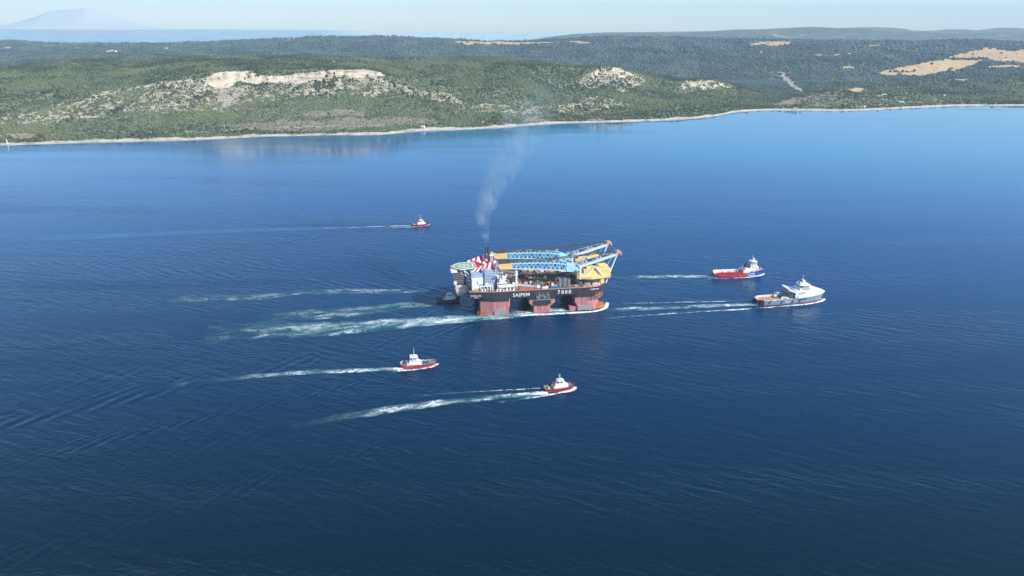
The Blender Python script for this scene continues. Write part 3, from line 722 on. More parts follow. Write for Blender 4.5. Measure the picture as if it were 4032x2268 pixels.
# ---------------------------------------------------------------- the semi-submersible crane vessel
CV_O, CV_H = (-24.73, 918.25, 0.0), R(9.5)
cv = thing('crane_vessel', 'huge black and red crane vessel with two pale blue lattice cranes folded over its deck', 'ship', CV_O, CV_H)
BW = 87.0
def bow_arc(s, dx=0.0):
    """plan of one rounded bow corner; s = +1 near side, -1 far side"""
    p = [(128, 0), (138, .6), (146, 2.6), (152.5, 6), (157.5, 10.5), (161, 16), (162.5, 22), (162.8, 28)]
    return [(x + dx, y if s > 0 else BW - y) for x, y in p]
near, farc = bow_arc(1), bow_arc(-1)
plan = [(-33, 5), (0, 0)] + near + [(155, 30), (155, 57)] + farc[::-1] + [(0, BW), (-33, BW - 5)]
MB().prism(plan, 25, 34.5).build('upper_hull', M['black_hull'], cv)
ins = [(x - .5 if x > 100 else x + .3, min(max(y, .35), BW - .35)) for x, y in plan]
dk = MB().prism(ins, 34.503, 34.62); dk.build('main_deck', M['deck_red'], cv)
# bulwark lip: pale line along the deck edge
lip = MB()
for (a, b) in zip(plan, plan[1:] + plan[:1]):
    lip.beam((a[0], a[1], 34.95), (b[0], b[1], 34.95), 0.35, 0.75)
lip.build('deck_edge', M['salmon'], cv)
def column(name, pl, z0, zs, z1, mirror):
    pl2 = [(x, BW - y) for x, y in pl][::-1] if mirror else pl
    mb = MB().prism(pl2, z0, zs, 0); mb.prism(pl2, zs, z1, 1)
    return mb.build(name, [M['red_hull'], M['black_hull']], cv)
for mir in (False, True):
    f = (lambda y: BW - y) if mir else (lambda y: y)
    pl = [(-18, 4.9), (0, .05), (21, .05), (21, 21), (-18, 21)]
    c1 = column('column', pl, -8, 20, 25, mir)
    pl = [(56.5, .05), (79.5, .05), (79.5, 20), (56.5, 20)]
    c2 = column('column', pl, -8, 20, 25, mir)
    pl = [(118, .05), (134, .05), (144, 2.6), (150, 7), (153, 14), (153, 24), (118, 24)]
    c3 = column('column', pl, -8, 20, 25, mir)
    # corbels where the columns spread to carry the deck, each with its black upper band
    y0, y1 = sorted((f(0.12), f(20)))
    for k, pl in enumerate(([(49.8, 25), (49.8, 15), (56.5, 10), (56.5, 25)], [(85.8, 25), (85.8, 15), (79.5, 10), (79.5, 25)],
                            [(115, 25), (115, 13.5), (118, 9), (118, 25)], [(21, 25), (21, 13), (22.5, 11), (22.5, 25)])):
        cb = MB().side(pl, y0, y1).build('corbel', M['red_hull'], cv)
        if k < 3:
            x0, x1 = ((49.6, 56.4), (79.6, 86.0), (114.8, 117.9))[k]
            MB().box(x0, x1, y0 - .17, y1 + .2, 20.2, 24.98).build('black_band', M['black_hull'], cb)
    # fenders at the waterline
    for x0, x1 in ((0.6, 17), (119, 138)):
        fe = MB(); ya, yb = sorted((f(-1.3), f(0.04)))
        fe.side([(x0, 1.2), (x1, 1.2), (x1, 8), (x0 + 1, 8), (x0, 7)], ya, yb)
        for xx in (x0 + (x1 - x0) * .5,): fe.box(xx - .12, xx + .12, *sorted((f(-1.5), f(-1.3))), 1.2, 8)
        fe.build('fender', M['grey_steel'] if not mir else M['dark_steel'], cv)
    # thruster guards just above the water
    g = MB()
    g.prism([(-24, f(9)), (-20, f(3)), (-7, f(1)), (-7, f(9)), (-20, f(14))], -3, 2.6, top=[(-22, f(9)), (-18.5, f(4.4)), (-8, f(2.4)), (-8, f(9)), (-19, f(13))])
    for k in range(5):
        x = -21 + k * 3.2; yy = 4.2 - k * .55
        g.box(x - .45, x + .45, *sorted((f(yy), f(yy + 1.6))), 2.6, 4.6)
    g.beam((-22, f(7), 3), (-18, f(8), 9), .8)
    g.build('thruster_guard', M['rust_orange'], cv)
    g = MB()
    g.prism([(148, f(4)), (158, f(7)), (164, f(13)), (164, f(22)), (152, f(24))], -4, 3.4, top=[(149, f(6)), (157, f(8.5)), (161.5, f(13.5)), (161.5, f(21)), (153, f(22))])
    g.prism([(151, f(7)), (157, f(10)), (159, f(15)), (155, f(18)), (151, f(14))], 3.4, 6.5, top=[(152, f(8)), (155, f(10)), (156, f(14)), (154, f(16)), (152, f(13))])
    for k in range(4): g.beam((150 + 3 * k, f(5.5 + k * 1.6), 3.4), (152 + 2.2 * k, f(9 + k), 8), .7)
    g.build('thruster_guard', M['rust_orange'], cv)
    MB().side([(107.5, 6.8), (117.9, 5.6), (117.9, -4), (108.5, -4)], *sorted((f(1.0), f(9)))).build('pontoon_stub', M['red_hull'], cv)
    po = MB().side([(-24, -12), (-22, -2.2), (150, -2.2), (160, -6), (160, -12)], *sorted((f(0.5), f(27))))
    po.build('pontoon', M['red_hull'], cv)
    # bow fendering: rails and ribs round the corner
    arc = [p for p in (bow_arc(1) if not mir else bow_arc(-1)) if p[0] >= 128]
    rb = MB(); q = []
    for (xa, ya), (xb, yb) in zip(arc, arc[1:]):
        for t in (0, .5): q.append((xa + (xb - xa) * t, ya + (yb - ya) * t))
    s_ = -1 if not mir else 1
    def off(p, d): return (p[0] + d * .45, p[1] + s_ * d)
    for z, w in ((26.8, .5), (23.5, .5), (19.5, .45), (16.2, .45)):
        for a, b in zip(q[1:], q[2:]):
            a2, b2 = off(a, .5), off(b, .5); rb.beam((*a2, z), (*b2, z), .5, w)
    for p in q[1:]:
        p2 = off(p, .3); rb.beam((*p2, 16), (*p2, 26.8), .42, .42)
    rb.build('bow_fender_rails', M['dark_steel'], cv)
    wl = MB().prism(([(118.2, 0.6)] + [(x - 1.0, y + .5) for x, y in bow_arc(1)[1:]] + [(150, 26), (118.2, 26)]) if not mir else
                    ([(118.2, BW - .6)] + [(x - 1.0, y - .5) for x, y in bow_arc(-1)[1:]] + [(150, BW - 26), (118.2, BW - 26)])[::-1], 15.8, 24.97)
    wl.build('bow_flare', M['red_hull'], cv)
MB().box(130, 153, 24, 63, 25.2, 34.3).build('bow_transom', M['black_hull'], cv)

# gallery with pipework on the middle column
ga = MB().box(57.2, 79.2, -3.0, -0.02, 14.2, 20.6, 0)
ga.box(57.0, 79.4, -3.2, -2.9, 20.6, 21.4, 1)
ga.box(58.5, 78, -.25, .0, 21.4, 32.2, 2)
for k, x in enumerate((59.5, 62.2, 63.4, 64.6, 68.5, 70.5, 73.5, 75.2, 77.0)):
    ga.cyl((x, -1.1, 20.6), (x, -1.1, 27 + (k * 37 % 5)), .32 + .14 * (k % 3), n=8, mi=1)
for x, z in ((61, 23.5), (67, 25.2), (71.5, 23.2), (74.5, 26.8)): ga.box(x - 1.1, x + 1.1, -1.6, -.3, z, z + 1.8, 1)
ga.build('side_gallery', [M['black_hull'], M['grey_steel'], M['dark_steel']], cv)
# draught and panel lines: narrow pale strips and plating joints
for x, z0, z1 in ((4.5, 1, 23), (8.5, 9, 19.9), (18.2, 2, 24), (61.2, 0, 14), (66, 0, 14), (73.5, 0, 14), (124, 8, 20), (129.5, 8, 20)):
    MB().box(x - .13, x + .13, -.10, -.03, z0, z1).build('plating_joint', M['dark_steel'], cv)
mk = MB()
for x in (-13.5,): mk.box(x, x + 9, 2.4, 2.5, 31.2, 31.8)
m_ = mk.build('hull_mark', M['white_paint'], cv); m_.rotation_euler = (0, 0, -0.148); m_.location = (0, -1.9, 0)

# names on the side
lettering('hull_lettering', 'SAIPEM', M['white_paint'], 7.2, 23.5, .06, cv, (26.3, -.12, 26.4))
for ch, x in zip('7000', (89.6, 94.9, 100.0, 105.1)):
    lettering('hull_lettering', ch, M['white_paint'], 7.4, 3.4, .2, cv, (x, -.12, 27.2))
lettering('hull_lettering', 'SAIPEM 7000', M['white_paint'], 2.6, 14, .05, cv, (-31.0, 4.55, 28.3), (R(90), 0, -0.1505))
lettering('hull_lettering', 'NASSAU', M['white_paint'], 1.9, 5.6, .05, cv, (-26.8, 3.92, 25.9), (R(90), 0, -0.1505))
lettering('hull_lettering', 'SAIPEM 7000', M['white_paint'], 2.6, 12.5, .05, cv, (136.5, .25, 30.3), (R(90), 0, 0.135))

# ---- accommodation block, helideck, striped screens
ab = MB().box(-29, 4, 15.5, 72, 34.6, 57)
ab.box(-29.3, 4.3, 15.2, 72.3, 56.6, 57.2)
acc = ab.build('accommodation_block', M['block_grey'], cv)
up_ = MB().box(-14.5, 2, 17, 27, 57.2, 60.6).build('upper_cabin', M['block_grey'], acc)
wn_ = None
for r, z in enumerate((52.6, 48.7, 44.8)):
    for k, x in enumerate((-27.3, -25.0, -22.6, -19.6, -17.2, -13.6, -7.6, -5.2, -2.6, .4)):
        if r and x < -14.5 and z < 50.5: continue
        if wn_ is None:
            wn_ = MB().box(-.55, .55, -.12, .06, -.6, .6).build('window', M['window_glass'], acc); w0 = wn_
        else:
            w0 = wn_.copy(); C.objects.link(w0); w0.parent = acc
        w0.location = (x, 15.5, z)
for k, y in enumerate((22, 28, 34, 40, 46, 52, 58)):
    for z in (52.6, 48.7, 44.8):
        w0 = wn_.copy(); C.objects.link(w0); w0.parent = acc; w0.location = (-29, y, z); w0.rotation_euler = (0, 0, R(-90))
for x in (-12.0, -11.0):
    MB().beam((x, 15.0, 36), (x, 15.0, 68), .55).build('service_pipe', M['dark_steel'], acc)
MB().box(-29, -13.6, 9.5, 15.45, 43.8, 51.5).build('white_annex', M['white_paint'], cv)
wa = MB().box(-29, -18.5, 9.0, 15.4, 34.6, 43.6); wa.box(-21, -18, 8.6, 9.0, 44.5, 49); wa.build('white_annex', M['white_paint'], cv)
MB().box(-8, -3.5, 11, 15.3, 34.6, 41).build('white_annex', M['grey_steel'], cv)
apron = MB().prism([(-21, 27.5), (6, 27.5), (6, 69), (-21, 69)], 57.3, 58.6)
apron.prism([(-20, 30), (-6, 34), (4, 44), (4, 60), (-6, 66), (-20, 62)], 58.6, 59.6)
apron.build('red_roof_deck', M['stripe_red'], cv)
def screen(name, y0, y1, lo, hi):
    sc_ = MB(); n = 9
    P = lambda t, l: (l[0][0] + (l[1][0] - l[0][0]) * t, l[0][1] + (l[1][1] - l[0][1]) * t)
    for k in range(n):
        a, b = k / n, (k + 1) / n
        l0, l1, h0, h1 = P(a, lo), P(b, lo), P(a, hi), P(b, hi)
        pts = [(l0[0], y0, l0[1]), (l1[0], y0, l1[1]), (h1[0], y1, h1[1]), (h0[0], y1, h0[1])]
        back = [(x, y + 1.2, z) for x, y, z in pts]
        sc_.add(pts + back, [(0, 1, 2, 3), (7, 6, 5, 4), (0, 4, 5, 1), (1, 5, 6, 2), (2, 6, 7, 3), (3, 7, 4, 0)], k % 2)
    return sc_.build(name, [M['white_paint'], M['stripe_red']], cv)
screen('striped_screen', 24.5, 29, ((-31, 54.6), (7, 62.2)), ((-21.5, 60.6), (7, 71.0)))
screen('striped_screen', 69, 71, ((-29, 57.3), (4, 60.0)), ((-28, 58.2), (3, 69.2)))
sb = MB().side([(-30, 50.5), (-30, 56), (-20, 57), (-15, 53.5)], 23, 27, 0); sb.build('screen_foot', M['stripe_red'], cv)
heli_pl = [(-53.5, 43), (-50, 36), (-42.6, 28), (-20.3, 33), (-20.3, 58.5), (-42.3, 58), (-50, 51)]
hd_ = MB().prism(heli_pl, 58.9, 59.9, 0)
for (a, b) in zip(heli_pl, heli_pl[1:] + heli_pl[:1]): hd_.beam((*a, 59.75), (*b, 59.75), .9, .8, 1)
heli = hd_.build('helideck', [M['helideck_green'], M['white_paint']], cv)
def ring(r0, r1, z0, z1, c, n=36):
    mb = MB(); R0 = [[(c[0] + r * math.cos(2 * math.pi * i / n), c[1] + r * math.sin(2 * math.pi * i / n), z) for i in range(n)] for r, z in ((r0, z0), (r1, z0), (r1, z1), (r0, z1), (r0, z0))]
    return mb.loft(R0, caps=False)
hc = (-35.8, 43.5)
MB().prism([(hc[0] + 5.6 * math.cos(i * .2618), hc[1] + 5.6 * math.sin(i * .2618)) for i in range(24)], 59.9, 59.96).build('landing_disc', M['helideck_grey'], heli)
ring(5.7, 7.3, 59.9, 59.98, hc).build('landing_ring', M['mark_yellow'], heli)
hm_ = MB().box(hc[0] - 3, hc[0] + 3, hc[1] + 1.0, hc[1] + 2.2, 59.97, 60.02); hm_.box(hc[0] - 3, hc[0] + 3, hc[1] - 2.2, hc[1] - 1.0, 59.97, 60.02); hm_.box(hc[0] - .7, hc[0] + .7, hc[1] - 1.0, hc[1] + 1.0, 59.97, 60.02)
hm_.build('landing_letter', M['white_paint'], heli)
MB().box(-24.6, -23.2, 36.5, 54, 59.9, 60.0).build('deck_marking', M['white_paint'], heli)
nt_ = MB().prism([(-56, 43), (-53.6, 38), (-53.6, 48)], 58.6, 60.6); nt_.build('net_platform', M['salmon'], heli)
# helideck legs
lg = MB()
for a, b in (((-44, 34, 59), (-31, 22, 35)), ((-38, 30, 59), (-28, 18, 35)), ((-44, 52, 59), (-31, 50, 35)), ((-48, 42, 59), (-33, 36, 40)), ((-44, 34, 58), (-33, 50, 40)), ((-36, 29, 57), (-29, 20, 52)), ((-40, 31, 52), (-29, 17, 50)), ((-36, 27, 46), (-29, 17, 45.5)), ((-33, 24, 41), (-29, 17, 40.5)), ((-34.5, 25.5, 43.5), (-29, 18, 48))):
    lg.beam(a, b, .85)
lg.build('helideck_frame', M['white_paint'], cv)
for x, y, z, r in ((-13, 52, 62.0, 2.4), (-3, 56, 63.2, 2.6), (-8, 45, 62.0, 2.7), (-16, 57, 61.0, 1.4)):
    rd = MB().ball((x, y, z), r); rd.cyl((x, y, 58.6), (x, y, z - r * .6), .7, n=8); rd.build('radome', M['white_paint'], cv)
stk = MB()
for x, y, zt, r in ((-2.4, 64, 78.2, .8), (.4, 64, 79.4, 1.25), (1.9, 65.5, 78.6, 1.0)):
    stk.cyl((x, y, 57), (x, y, zt), r * .85, r, n=10); stk.cyl((x, y, zt - .9), (x, y, zt), r * 1.25, n=10)
stk.build('exhaust_stack', M['dark_steel'], cv)
# white signal mast
ms = MB()
for dx, dy in ((-1.6, -1.6), (1.6, -1.6), (1.6, 1.6), (-1.6, 1.6)): ms.beam((4 + dx, 52 + dy, 57), (4 + dx * .6, 52 + dy * .6, 73), .6)
for k in range(6):
    z = 58.5 + k * 2.5; ms.beam((2.4, 50.4, z), (5.6, 50.4, z + 2.4), .4); ms.beam((5.6, 50.4, z), (2.4, 50.4, z), .4); ms.beam((2.4, 50.4, z), (2.4, 53.6, z + 2.4), .4)
ms.box(1.2, 6.8, 49, 55, 70.5, 72.4); ms.box(6.5, 9.5, 51, 53, 73, 73.8); ms.ball((4, 52, 74.6), 1.2); ms.beam((2.5, 50, 73), (2.5, 50, 77), .25)
ms.build('signal_mast', M['white_paint'], cv)

# ---- boom rests, white towers and walkways at the foot of the booms
for y in (20, 67):
    br = MB()
    for dx in (0, 6.5):
        for dy in (-3.5, 3.5): br.beam((8 + dx, y + dy, 34.6), (8 + dx, y + dy, 62.5), 1.5)
    for k in range(5):
        z = 36 + k * 5.2
        br.beam((8, y - 3.5, z), (14.5, y - 3.5, z + 5), .7); br.beam((14.5, y - 3.5, z), (8, y - 3.5, z + 5), .7); br.beam((8, y - 3.5, z), (14.5, y - 3.5, z), .8)
        br.beam((8, y - 3.5, z), (8, y + 3.5, z + 5), .6)
    br.box(6.5, 16, y - 4.5, y + 4.5, 61.4, 62.8); br.box(9, 13.5, y - 2.6, y + 2.6, 34.6, 61.4)
    br.build('boom_rest', M['white_paint'], cv)
wt = MB()
for x0, x1, y0, y1, z0, z1 in ((6, 20, 8.5, 14, 43.2, 44.2), (6, 34, 7, 11, 40.2, 41.2), (9, 17, 9, 14, 44.2, 48.4), (13, 18.5, 9, 14, 48.4, 53.5), (17.5, 20, 10, 12, 53.5, 55.5), (9.5, 12, 9, 12, 48.4, 51), (4.6, 8, 10, 13, 54, 55), (8, 30, 6.6, 7, 38.2, 40.2)):
    wt.box(x0, x1, y0, y1, z0, z1)
for x in (6.5, 12, 18, 24, 29.5, 33.5):
    wt.beam((x, 7.2, 34.6), (x, 7.2, 41), .6); wt.beam((x, 11, 34.6), (x, 11, 41), .6)
for x in (6.5, 12, 18): wt.beam((x, 7.2, 35), (x + 5, 7.2, 40), .4)
wt.build('white_platform', M['white_paint'], cv)
for k, (x, w, h) in enumerate(((4, 2.0, 3.0), (8, 2.6, 3.6), (13, 2.2, 2.6), (17, 3.2, 3.4), (22, 2.2, 4.0), (26.5, 2.8, 2.6))):
    sp_ = MB().box(x, x + w, 1.6, 4.2, 34.65, 34.65 + h * .55); sp_.cyl((x + .3, 2.8, 34.9 + h * .7), (x + w, 2.8, 34.9 + h * .7), .8, n=8)
    sp_.build('mooring_winch', M['white_paint'], cv)
gt_ = MB()
for x in (-17.5, -13, -8.5, -4, -.8):
    gt_.beam((x, 4.2, 34.6), (x, 4.2, 42.2), .55); gt_.beam((x, 8.5, 34.6), (x, 8.5, 42.2), .5)
    gt_.beam((x, 4.2, 42.2), (x + 1.6, 4.2, 36), .4)
gt_.beam((-18.5, 4.2, 42.2), (0, 4.2, 42.2), .9); gt_.beam((-18.5, 8.5, 42.2), (0, 8.5, 42.2), .7); gt_.box(-12, -6.5, 4, 9, 42.4, 44.6); gt_.ball((-9.5, 6, 45.6), 1.6)
gt_.box(-16, -14, 4.5, 6.5, 34.6, 37.8); gt_.box(-11.5, -10, 4.5, 6, 34.6, 38.2)
gt_.build('white_gantry', M['white_paint'], cv)
og = MB()
for k in range(4): og.box(-26.5 + k * 2.2, -25.2 + k * 2.2, 6.5 - k * .3, 8.2, 34.65, 37.2 + 1.8 * (k % 2))
og.build('orange_winch', M['crane_yellow'], cv)

# ---- stern tower overhanging the port quarter, with its cradle
so = MB().side([(-55.6, 57), (-45, 57.2), (-36, 46), (-36, 39), (-51.5, 39.5), (-53, 48)], 24, 46, 0)
for k in range(5): so.box(-54.2 + k * .5, -38.5, 23.6, 24.0, 54 - k * 2.9, 54.5 - k * 2.9, 1)
so.box(-52.5, -48.5, 23.2, 23.9, 40, 45, 2); so.box(-55.9, -47, 24, 46, 56.9, 58.0, 2)
so.build('stern_tower', [M['dark_steel'], M['grey_steel'], M['white_paint']], cv)
cr_ = MB().side([(-51.5, 39.4), (-37, 38.5), (-33.1, 34.4), (-33.1, 28), (-36, 26), (-48.5, 26), (-50.5, 32)], 24.5, 45, 0)
for z in (37.2, 35.4, 32.0, 30.2, 28.4): cr_.box(-50.6 + (39 - z) * .12, -38.5, 24.0, 24.5, z, z + .9, 1)
for x in (-37.5, -36.2): cr_.box(x, x + .6, 23.9, 24.5, 27, 38, 1)
cr_.build('stern_cradle', [M['salmon'], M['white_paint']], cv)
kf = MB().side([(-49.3, 25.95), (-38, 25.95), (-39.5, 22.6), (-47, 22.4)], 26, 43, 0); kf.build('cradle_keel', M['salmon'], cv)
for a, b in (((-38, 28, 25), (-30, 26, 27)), ((-38, 40, 25), (-29, 40, 26)), ((-40, 30, 23), (-24, 24, 26)), ((-30, 25, 21), (-28, 25, 26))): MB().beam(a, b, .8).build('cradle_strut', M['dark_steel'], cv)

# ---- pedestal deck crane, white
pc = MB().cyl((32.4, 9.5, 34.6), (32.4, 9.5, 57.5), 1.75, 1.45, n=14); pc.cyl((32.4, 9.5, 57.5), (32.4, 9.5, 60.2), 1.9, n=12); pc.box(30.5, 34.5, 7.6, 11.4, 54.2, 56.6); pc.cyl((32.4, 9.5, 60.2), (32.4, 9.5, 62), .5, n=8)
dcr = pc.build('pedestal_crane', M['white_paint'], cv)
jb = MB()
for dy in (-.7, .7):
    jb.beam((32, 9.5 + dy, 59.4), (12, 12 + dy, 61.6), .45); jb.beam((32, 9.5 + dy, 57.9), (12, 12 + dy, 61.0), .45)
for k in range(9):
    x = 31 - k * 2.1; t = (32 - x) / 20; jb.beam((x, 8.8 + 2.5 * t, 59.4 + 2.2 * t), (x - 1.05, 9 + 2.5 * t, 57.9 + 3.1 * t), .3)
jb.build('crane_jib', M['grey_steel'], dcr)
# raised working decks amidships
wd = MB().prism([(44, 34), (112, 30), (112, 58), (44, 62)], 34.7, 37.6, 0); wd.prism([(50, 50), (112, 46), (112, 70), (50, 74)], 37.7, 41, 0)
wd.box(46, 108, 28, 29.5, 34.7, 38.2, 1); wd.box(52, 110, 46, 47, 38, 41.5, 1)
wd.build('raised_deck', [M['deck_red'], M['cargo_green']], cv)

# ---- the two big revolving cranes
def big_crane(cy):
    c0 = (139.5, cy)
    pd = MB().cyl((*c0, 34.6), (*c0, 44.0), 17.6, n=40, mi=0); pd.cyl((*c0, 34.6), (*c0, 36.6), 19.3, n=40, mi=1)
    pd.cyl((*c0, 41.6), (*c0, 45.4), 18.5, n=40, mi=0)
    for k in range(40):
        a = 2 * math.pi * k / 40
        if k % 4 == 1: continue
        x, y = c0[0] + 18.05 * math.cos(a), c0[1] + 18.05 * math.sin(a)
        x2, y2 = c0[0] + 18.05 * math.cos(a + .15), c0[1] + 18.05 * math.sin(a + .15)
        pd.beam((x, y, 38.8), (x2, y2, 38.8), .4, 3.4, 2)
    body = pd.build('crane', [M['dark_steel'], M['salmon'], M['beige']], cv)
    sl = MB().prism([(120, cy - 9), (124, cy - 15), (138, cy - 18), (160, cy - 15), (160, cy + 15), (138, cy + 18), (124, cy + 15), (120, cy + 9)], 45.4, 49.0)
    sl.box(118.5, 128, cy - 13.8, cy - 7, 45.2, 52.5); sl.box(118.5, 128, cy + 7, cy + 13.8, 45.2, 52.5)
    sl.build('slew_platform', M['crane_yellow'], body)
    hs = MB().side([(128, 49), (128, 58.0), (146, 60.5), (150, 63.5), (163, 61.5), (166.5, 58), (166.5, 44.5), (157, 44.5), (157, 49)], cy - 12.6, cy + 12.6)
    hs.box(150, 165.5, cy - 13.4, cy - 12.6, 46, 58); hs.box(152, 157, cy - 14.5, cy - 11.5, 37, 47)
    for dy in (-8, 0, 8): hs.box(132, 143, cy + dy - 2.6, cy + dy + 2.6, 59, 61.4)
    hs.build('machinery_house', M['crane_yellow'], body)
    rf = MB()
    for k in range(7): rf.box(131 + k * 3.8, 133.4 + k * 3.8, cy - 6 + (k * 5 % 9), cy - 2 + (k * 5 % 9), 60.6, 62.6 + (k % 3) * .7)
    rf.cyl((148, cy - 5, 65), (148, cy + 5, 65), 2.0, n=12); rf.build('winch', M['grey_steel'], body)
    for s_ in (-1, 1):
        y = cy + s_ * 13.6; af = MB()
        af.beam((128.5, y, 47.5), (143, y, 63.2), 1.7); af.beam((143, y, 63.2), (156.5, y, 47.5), 1.7)
        af.beam((122.5, y, 45), (122.5, y, 62.5), 2.4)
        af.build('side_frame', M['white_paint'], body)
    # mast: twin girders leaning back over the house, ladders and ropes between
    mb = MB(); br_ = MB()
    for s_ in (-1, 1):
        mb.beam((121.5, cy + s_ * 8.0, 61.0), (178.5, cy + s_ * 4.2, 76.5), 2.3, 3.2)
    for k in range(8):
        t = .06 + k * .125; w = 8.0 - 3.8 * t
        x, z = 121.5 + 57 * t, 61 + 15.5 * t
        mb.beam((x, cy - w, z + .2), (x, cy + w, z + .2), 1.1)
    for k in range(7):
        t = .08 + k * .12; w = 7.0 - 3.5 * t; x, z = 121.5 + 57 * t, 62.2 + 15.5 * t
        x2, z2 = 121.5 + 57 * (t + .1), 62.2 + 15.5 * (t + .1)
        for q in (-.75, -.25, .3, .8): br_.beam((x, cy + q * w, z), (x2, cy + q * w, z2), .9, .5 + .5 * ((k + int(q * 4)) % 2), (k + int(q * 7)) % 3)
        br_.box(x, x + 2.4, cy - w * .4, cy + w * .5, z, z + 1.4, (k + 1) % 3)
    mb.build('mast', M['mast_blue'], body); br_.build('mast_rigging', [M['rope_brown'], M['grey_steel'], M['beige']], body)
    tp = MB()
    tp.cyl((178.6, cy - 5.2, 77.4), (178.6, cy + 5.2, 77.4), 2.5, n=14); tp.cyl((182.4, cy - 7, 76.6), (182.4, cy + 7, 76.6), 1.3, n=12)
    for dy in (-5, -1.7, 1.7, 5): tp.box(175, 183.4, cy + dy - .6, cy + dy + .6, 75.4, 79.2)
    tp.beam((181.6, cy - 7.5, 78), (183.4, cy + 7.5, 78), 1.2); tp.beam((180, cy, 79), (180, cy, 82), .3)
    tp.build('sheave_head', M['sheave_pink'], body)
    st = MB()
    for s_ in (-1, 1): st.beam((176.5, cy + s_ * 4.4, 75), (160.8 if s_ < 0 else 161.5, cy + s_ * 10.5, 36.5 if s_ < 0 else 45), 1.7)
    st.beam((168.5, cy - 8.8, 47.5), (168.5, cy + 8.8, 49), .7); st.beam((161.5, cy - 10.3, 38.5), (162.5, cy + 6, 44), .9)
    st.build('back_stay', M['mast_blue'], body)
    # boom: four chords with lacing
    bm = MB()
    T = [(27, 63.0, 70.0), (60, 61.0, 69.6), (92, 57.6, 67.6), (106, 55.6, 64.4), (113.5, 55.2, 61.6)]
    def zz(x, k): return float(np.interp(x, [t[0] for t in T], [t[k] for t in T]))
    def wd_(x): return 7.2 if x < 100 else 7.2
    xs = list(np.linspace(27, 106, 14))
    for k in range(len(xs) - 1):
        a, b = xs[k], xs[k + 1]; m = (a + b) / 2
        for s_ in (-1, 1):
            y = cy + s_ * wd_(a)
            bm.beam((a, y, zz(a, 1)), (b, y, zz(b, 1)), 1.15); bm.beam((a, y, zz(a, 2)), (b, y, zz(b, 2)), 1.15)
            bm.beam((a, y, zz(a, 1)), (m, y, zz(m, 2)), .6); bm.beam((m, y, zz(m, 2)), (b, y, zz(b, 1)), .6)
            if k % 2: bm.beam((a, y, zz(a, 1)), (a, y, zz(a, 2)), .6)
        for kk in (1, 2):
            bm.beam((a, cy - 7.2, zz(a, kk)), (m, cy + 7.2, zz(m, kk)), .7); bm.beam((m, cy + 7.2, zz(m, kk)), (b, cy - 7.2, zz(b, kk)), .7)
        bm.beam((a, cy - 7.2, zz(a, 2)), (a, cy + 7.2, zz(a, 2)), .6)
    # plated fork at the foot
    for s_ in (-1, 1):
        y = cy + s_ * 7.2
        bm.side([(104, 55.2), (104, 65.6), (110, 64.2), (118, 61.2), (125, 58.6), (125.5, 55.6), (119, 54.6), (110, 54.4)], y - 1.0, y + 1.0)
    bm.box(104, 112, cy - 6.2, cy + 6.2, 62.8, 64.2); bm.box(113, 116, cy - 6.2, cy + 6.2, 58, 59.4); bm.box(104.5, 111, cy - 6.2, cy + 6.2, 54.8, 55.6)
    boom = bm.build('boom', M['crane_blue'], body)
    for k in range(5): MB().box(36 + k * 16, 40 + k * 16, cy - 3 + k % 3, cy + 2 + k % 2, 69.4, 71.2).build('boom_winch', M['sheave_pink'], body)
    yh_ = MB().side([(9, 65.0), (11, 62.6), (27.5, 62.2), (27.5, 69.5), (24, 70.4), (11, 70.2), (8.5, 69)], cy - 7.6, cy + 7.6)
    for k in range(5): yh_.box(12 + k * 3, 12.5 + k * 3, cy - 7.9, cy - 7.6, 63, 68.8)
    yh_.box(8.5, 28, cy - 8.0, cy + 8.0, 69.4, 70.0)
    yh_.build('boom_head', M['crane_yellow'], body)
    dk_ = MB().box(10.5, 25, cy - 6.6, cy + 6.6, 70.5, 71.3); dk_.cyl((10, cy - 3, 71.5), (10, cy + 3, 71.5), 1.3, n=10)
    dk_.build('boom_head_walkway', M['rope_brown'], body)
    rp = MB()
    for dy in (-3.4, -2.6, -1.8, 1.8, 2.6, 3.4):
        rp.beam((22, cy + dy, 71.4), (88, cy + dy, 72.6), .75, .5); rp.beam((88, cy + dy, 72.6), (178, cy + dy * .8, 79.4), .6, .5)
    for x in (42, 62): rp.beam((x, cy + 3, 70), (x, cy + 3, 76), .35)
    rp.build('hoist_rope', M['rope_brown'], body)
big_crane(20); big_crane(67)

# fixed deck machinery: small vents, hatches, cabinets and pipe runs
rq = random.Random(23)
KM = ['grey_steel', 'dark_steel', 'white_paint', 'sheave_pink', 'rust_orange', 'deck_red', 'beige', 'crane_yellow', 'dark_steel', 'salmon']
def on_deck():
    while True:
        x, y = rq.uniform(16, 112), rq.uniform(8, 74)
        if x < 44 and 14 < y < 74: return x, y, 34.62
        if x > 44 and y < 29: return x, y, 34.62
        if 52 < x < 110 and 50 < y < 70: return x, y, 41.0
        if 47 < x < 110 and 36 < y < 46: return x, y, 37.6
for k in range(48):
    x, y, z = on_deck(); w, d, h = rq.uniform(.8, 2.6), rq.uniform(.7, 2.0), rq.uniform(.8, 3.6)
    b = MB().box(x - w, x + w, y - d, y + d, z, z + h); b.box(x - w * .5, x + w * .2, y - d * .6, y + d * .6, z + h, z + h + .7)
    b.build('control_cabinet', M[rq.choice(KM)], cv)
for k in range(34):
    x, y, z = on_deck(); L = rq.uniform(4, 15); b = MB(); a = rq.choice((0, 0, 0, 1.57))
    for j in range(3): b.cyl((x, y + j * .5, z + .5), (x + L * math.cos(a), y + j * .5 + L * .5 * math.sin(a), z + .5), .2, n=6)
    b.build('pipe_run', M[rq.choice(KM)], cv)
